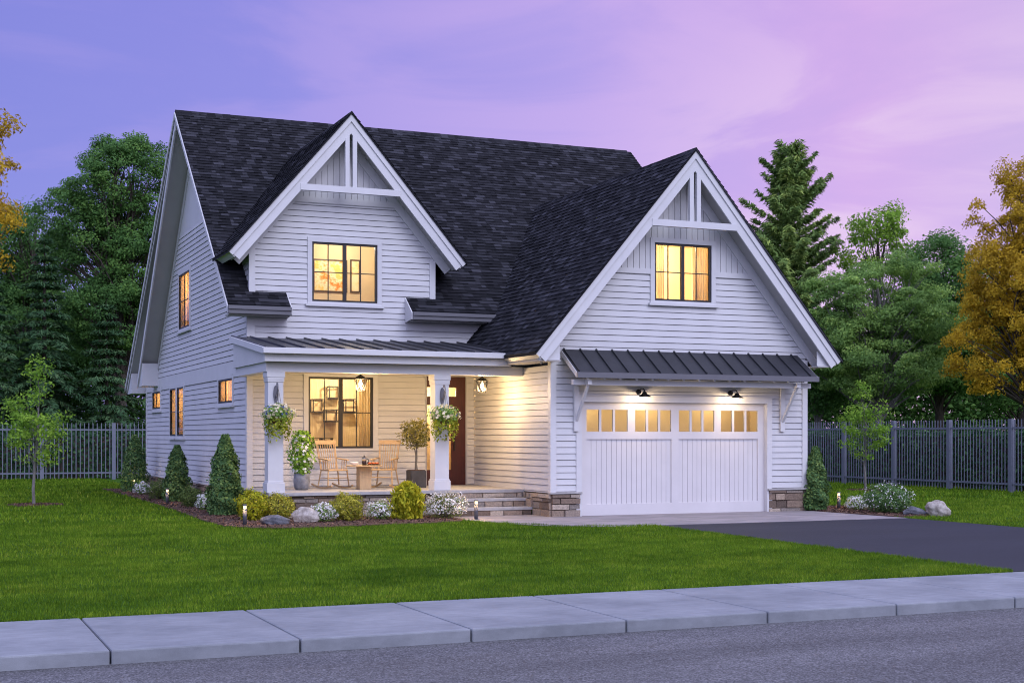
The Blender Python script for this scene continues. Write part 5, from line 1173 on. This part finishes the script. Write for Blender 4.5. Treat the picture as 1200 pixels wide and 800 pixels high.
def conifer(name, label, pos, H, R, m, tiers=26, group=None, seed=0, spray=.42, droop=.25, dens=1.0, up=.15, bark='bark', base=.04, power=.9):
    random.seed(seed + 500); t = thing(name, label, 'tree', pos, -TH, group); mb = MB(); mb.tube([(0, 0, -.1), (0, 0, H * .5), (0, 0, H * .97)], [H * .016, H * .010, .012], 9, False); P, T, Rn = [], [], []
    for k in range(tiers):
        f = base + (1 - base) * (k / tiers) ** .92; z0 = f * H; rad = R * (1 - f) ** power * random.uniform(.75, 1.15) + .12; nb = random.randint(6, 9)
        for j in range(nb):
            a = 2 * math.pi * (j + random.random()) / nb; L_ = rad * random.uniform(.5, 1.22); u = Vector((math.cos(a), math.sin(a), 0)); pts = [Vector((0, 0, z0)) + u * L_ * s + Z * (L_ * (up * s * (1.6 if f > .75 else 1) - droop * s * s * (1.2 - f) * 1.6)) for s in (0, .33, .66, 1)]
            mb.tube(pts, [.03 * (1 - f) + .008, .02 * (1 - f) + .006, .012, .004], 4, False); br = random.random(); ns = max(4, int(L_ * 17 * dens))
            for q in range(ns):
                s = .12 + .88 * (q + random.random()) / ns; i = min(2, int(s * 3)); p = pts[i].lerp(pts[i + 1], s * 3 - i); sd = random.choice((-1, 1)); side = Vector((-u.y, u.x, 0)) * sd; w = spray * (1.15 - .6 * s) * random.uniform(.6, 1.2)
                for e in (.15, .32, .5, .68, .84, 1.0):
                    dr = (u * random.uniform(.5, 1.0) + side * random.uniform(.35, 1.0) + Z * random.uniform(-.55, .15)); P.append(p + side * w * e * .7 + u * w * .2 * e + Z * random.uniform(-.12, .05)); T.append(dr); Rn.append(.4 * br + .6 * random.random())
    mb.build('trunk', M[bark], t); n = len(P); leaf_mesh('foliage', np.array(P), np.array([0, 0, .5]) + np.array(P) * np.array([1, 1, 0]) / (R + .1) * .9 + RNG.normal(0, .4, (n, 3)), spray * .50, m, t, np.array(Rn), .24, np.array(T), .06); return t
def pos(px, d): return at_depth(px, d)
# ---- left side, behind the back fence
d = 68; s = d / F_PX
tree('broadleaf_tree', 'tall dark green broadleaf tree behind the fence, left of the house', 'tree', pos(140, d), 16, [(0, 0, h_at(215, d), 55 * s, 58 * s), (-45 * s, 0, h_at(270, d), 60 * s, 48 * s), (35 * s, 0, h_at(320, d), 55 * s, 65 * s), (0, 0, h_at(370, d), 75 * s, 50 * s), (-62 * s, 0, h_at(228, d), 30 * s, 20 * s), (30 * s, 0, h_at(185, d), 34 * s, 26 * s)], 430, 230, .15, M['l_dark'], .34, crad=.66, flat=.55, seed=1)
d = 74; s = d / F_PX
tree('broadleaf_tree', 'dark broadleaf tree at the far left edge, behind the conifers', 'tree', pos(35, d), 14, [(0, 0, h_at(300, d), 62 * s, 62 * s), (-10 * s, 0, h_at(390, d), 90 * s, 60 * s), (-40 * s, 0, h_at(290, d), 60 * s, 50 * s), (80 * s, 0, h_at(400, d), 60 * s, 60 * s)], 260, 220, .17, M['l_dark'], .3, crad=1.0, flat=.55, seed=2)
d = 64; s = d / F_PX
conifer('conifer_tree', 'dark feathery conifer behind the left fence, under the golden branches', pos(52, d), h_at(272, d), 74 * s, M['l_pine'], 24, 'conifers behind the left fence', 3, .55, .32, .9)
conifer('conifer_tree', 'dark conifer at the left edge behind the young lawn tree', pos(-8, d - 1), h_at(318, d - 1), 66 * s, M['l_pine'], 20, 'conifers behind the left fence', 4, .55, .32, .9)
conifer('conifer_tree', 'smaller dark conifer behind the fence, right beside the house', pos(125, d + 1), h_at(350, d + 1), 62 * s, M['l_pine'], 18, 'conifers behind the left fence', 6, .55, .3, .9)
d = 60; s = d / F_PX
tree('golden_tree', 'golden autumn tree reaching in from the left edge', 'tree', pos(-62, d), 14, [(0, 0, h_at(225, d), 84 * s, 66 * s), (18 * s, 0, h_at(150, d), 66 * s, 24 * s), (40 * s, 0, h_at(258, d), 58 * s, 20 * s), (20 * s, 0, h_at(300, d), 44 * s, 16 * s)], 105, 120, .19, M['l_gold'], .26, crad=.62, flat=.6, droop=.35, seed=7, aspect=.42)
# ---- right side, behind the side fence
d = 70; s = d / F_PX
conifer('spruce_tree', 'tall green spruce above the garage roof eave', pos(926, d), h_at(172, d), 92 * s, M['l_spruce'], 30, None, 9, .60, .03, 1.6, up=.58, base=.25, power=.55)
d = 72; s = d / F_PX
tree('leafy_tree', 'slender bright green tree top right of the spruce', 'tree', pos(1030, d), 13, [(0, 0, h_at(268, d), 34 * s, 28 * s), (-24 * s, 0, h_at(300, d), 26 * s, 22 * s), (26 * s, 0, h_at(300, d), 24 * s, 20 * s)], 52, 120, .17, M['l_bright'], .2, crad=.62, flat=.7, seed=11)
d = 64; s = d / F_PX
tree('leafy_tree', 'broad mid green tree behind the fence, right of the garage', 'tree', pos(1030, d), 11, [(0, 0, h_at(345, d), 62 * s, 50 * s), (-45 * s, 0, h_at(400, d), 48 * s, 60 * s), (45 * s, 0, h_at(395, d), 55 * s, 60 * s), (0, 0, h_at(430, d), 80 * s, 40 * s), (-52 * s, 0, h_at(350, d), 40 * s, 46 * s), (50 * s, 0, h_at(335, d), 34 * s, 40 * s)], 310, 250, .135, M['l_mid'], .25, 'palebark', .60, .5, seed=12)
d = 68; s = d / F_PX
tree('broadleaf_tree', 'dark broadleaf tree between the mid green and golden trees', 'tree', pos(1100, d), 12, [(0, 0, h_at(315, d), 45 * s, 45 * s), (10 * s, 0, h_at(390, d), 70 * s, 70 * s)], 170, 220, .16, M['l_dark'], .26, crad=.85, flat=.6, droop=.2, seed=13)
tree('broadleaf_tree', 'dark broadleaf tree behind the golden tree at the right edge', 'tree', pos(1195, d), 12, [(0, 0, h_at(380, d), 80 * s, 80 * s), (-10 * s, 0, h_at(440, d), 90 * s, 40 * s)], 160, 220, .17, M['l_dark'], .26, crad=.9, flat=.6, seed=14)
tree('broadleaf_tree', 'dark low tree behind the fence, beside the garage wall', 'tree', pos(958, d), 8, [(0, 0, h_at(420, d), 50 * s, 60 * s)], 130, 200, .16, M['l_dark'], .2, 'palebark', .85, .6, seed=15)
d = 57; s = d / F_PX
tree('golden_tree', 'large golden autumn tree at the right edge of the lawn fence', 'tree', pos(1205, d), 13, [(0, 0, h_at(250, d), 62 * s, 68 * s), (30 * s, 0, h_at(240, d), 60 * s, 62 * s), (-25 * s, 0, h_at(330, d), 66 * s, 58 * s), (20 * s, 0, h_at(350, d), 90 * s, 80 * s), (-40 * s, 0, h_at(405, d), 64 * s, 40 * s), (-15 * s, 0, h_at(455, d), 52 * s, 18 * s)], 430, 200, .14, M['l_gold'], .3, crad=.54, flat=.55, droop=.7, seed=16, aspect=.42)
# ---- young lawn trees
def young(pt, pxc, top, bot, half, label, seed, m):
    q = Vector((pt.x, pt.y, 0)); d = depth(q); s = d / F_PX; zt = h_at(top, d); zb = h_at(bot, d); mid = (zt + zb) / 2; hh = (zt - zb) / 2
    tree('young_tree', label, 'tree', q, zt, [(0, 0, zb + hh * .55, half * s * .85, hh * .50), (0, 0, zb + hh * .95, half * s, hh * .42), (0, 0, zb + hh * 1.5, half * s * .5, hh * .42)], 62, 44, .10, m, .045, 'palebark', .32, .55, 0, 'young staked trees in mulch rings', .22, .5, seed)
young(TREE_L, 40, 412, 552, 36, 'young lime green tree in a mulch ring on the left lawn', 21, M['l_bright']); young(TREE_R, 1014, 436, 540, 30, 'young lime green tree in a mulch ring on the right lawn', 22, M['l_bright'])
# ---- clipped hedges behind the pickets and the wood behind them
def hedge(a, b_, H, W_, label, n):
    a, b_ = Vector(a), Vector(b_); u = b_ - a; L_ = u.length; t = thing('hedge', label, 'hedge', a, math.atan2(u.y, u.x)); x = RNG.uniform(0, L_, n); f = RNG.random(n)
    top = f < .25; y = np.where(top, RNG.uniform(-W_ / 2, W_ / 2, n), np.where(RNG.random(n) < .7, -W_ / 2, W_ / 2) + RNG.normal(0, .10, n)); z = np.where(top, H + RNG.normal(0, .07, n), RNG.uniform(0, H, n)) + .08 * np.sin(x * 1.7)
    P = np.column_stack([x, y + .1 * np.sin(x * 2.3 + z * 2), z]); N = np.where(top[:, None], np.array([0, 0, 1.0]), np.array([0, -1.0, .3])) + RNG.normal(0, .5, (n, 3)); leaf_mesh('foliage', P, N, .17, M['l_hedge'], t)
    m = MB(); m.box(0, -W_ / 2 + .2, 0, L_, W_ / 2 - .2, H - .15); m.build('inner_twigs', M['bark'], t)
hedge((-19, 34.2, 0), (6, 34.2, 0), 1.95, 1.2, 'dark clipped hedge behind the back fence', 16000)
hedge((21.2, 30, 0), (21.2, 1.0, 0), 1.95, 1.2, 'dark clipped hedge behind the right fence', 18000)
def wood(pxs, d, top, n, name='understorey'):
    P = []
    px = RNG.uniform(pxs[0], pxs[1], n); dd = d + RNG.uniform(-2.5, 2.5, n); z = RNG.random(n) ** .8 * (h_at(top, d) + 1.2 * np.sin(px * .06) + .7 * np.sin(px * .17))
    q = np.array(CAM)[None, :] + np.array(RGT)[None, :] * ((px - 600) / F_PX * dd)[:, None] + np.array(FWD)[None, :] * dd[:, None]; q[:, 2] = z
    o = leaf_mesh(name, q, np.array([0, 0, .5]) + RNG.normal(0, .7, (n, 3)), .30, M['l_dark'], None, .7 * RNG.random(n) + .15 * (1 + np.sin(px * .2 + z * 2))); struct(o, 'stuff')
wood((-90, 330), 78, 350, 60000); wood((860, 1330), 80, 400, 60000)
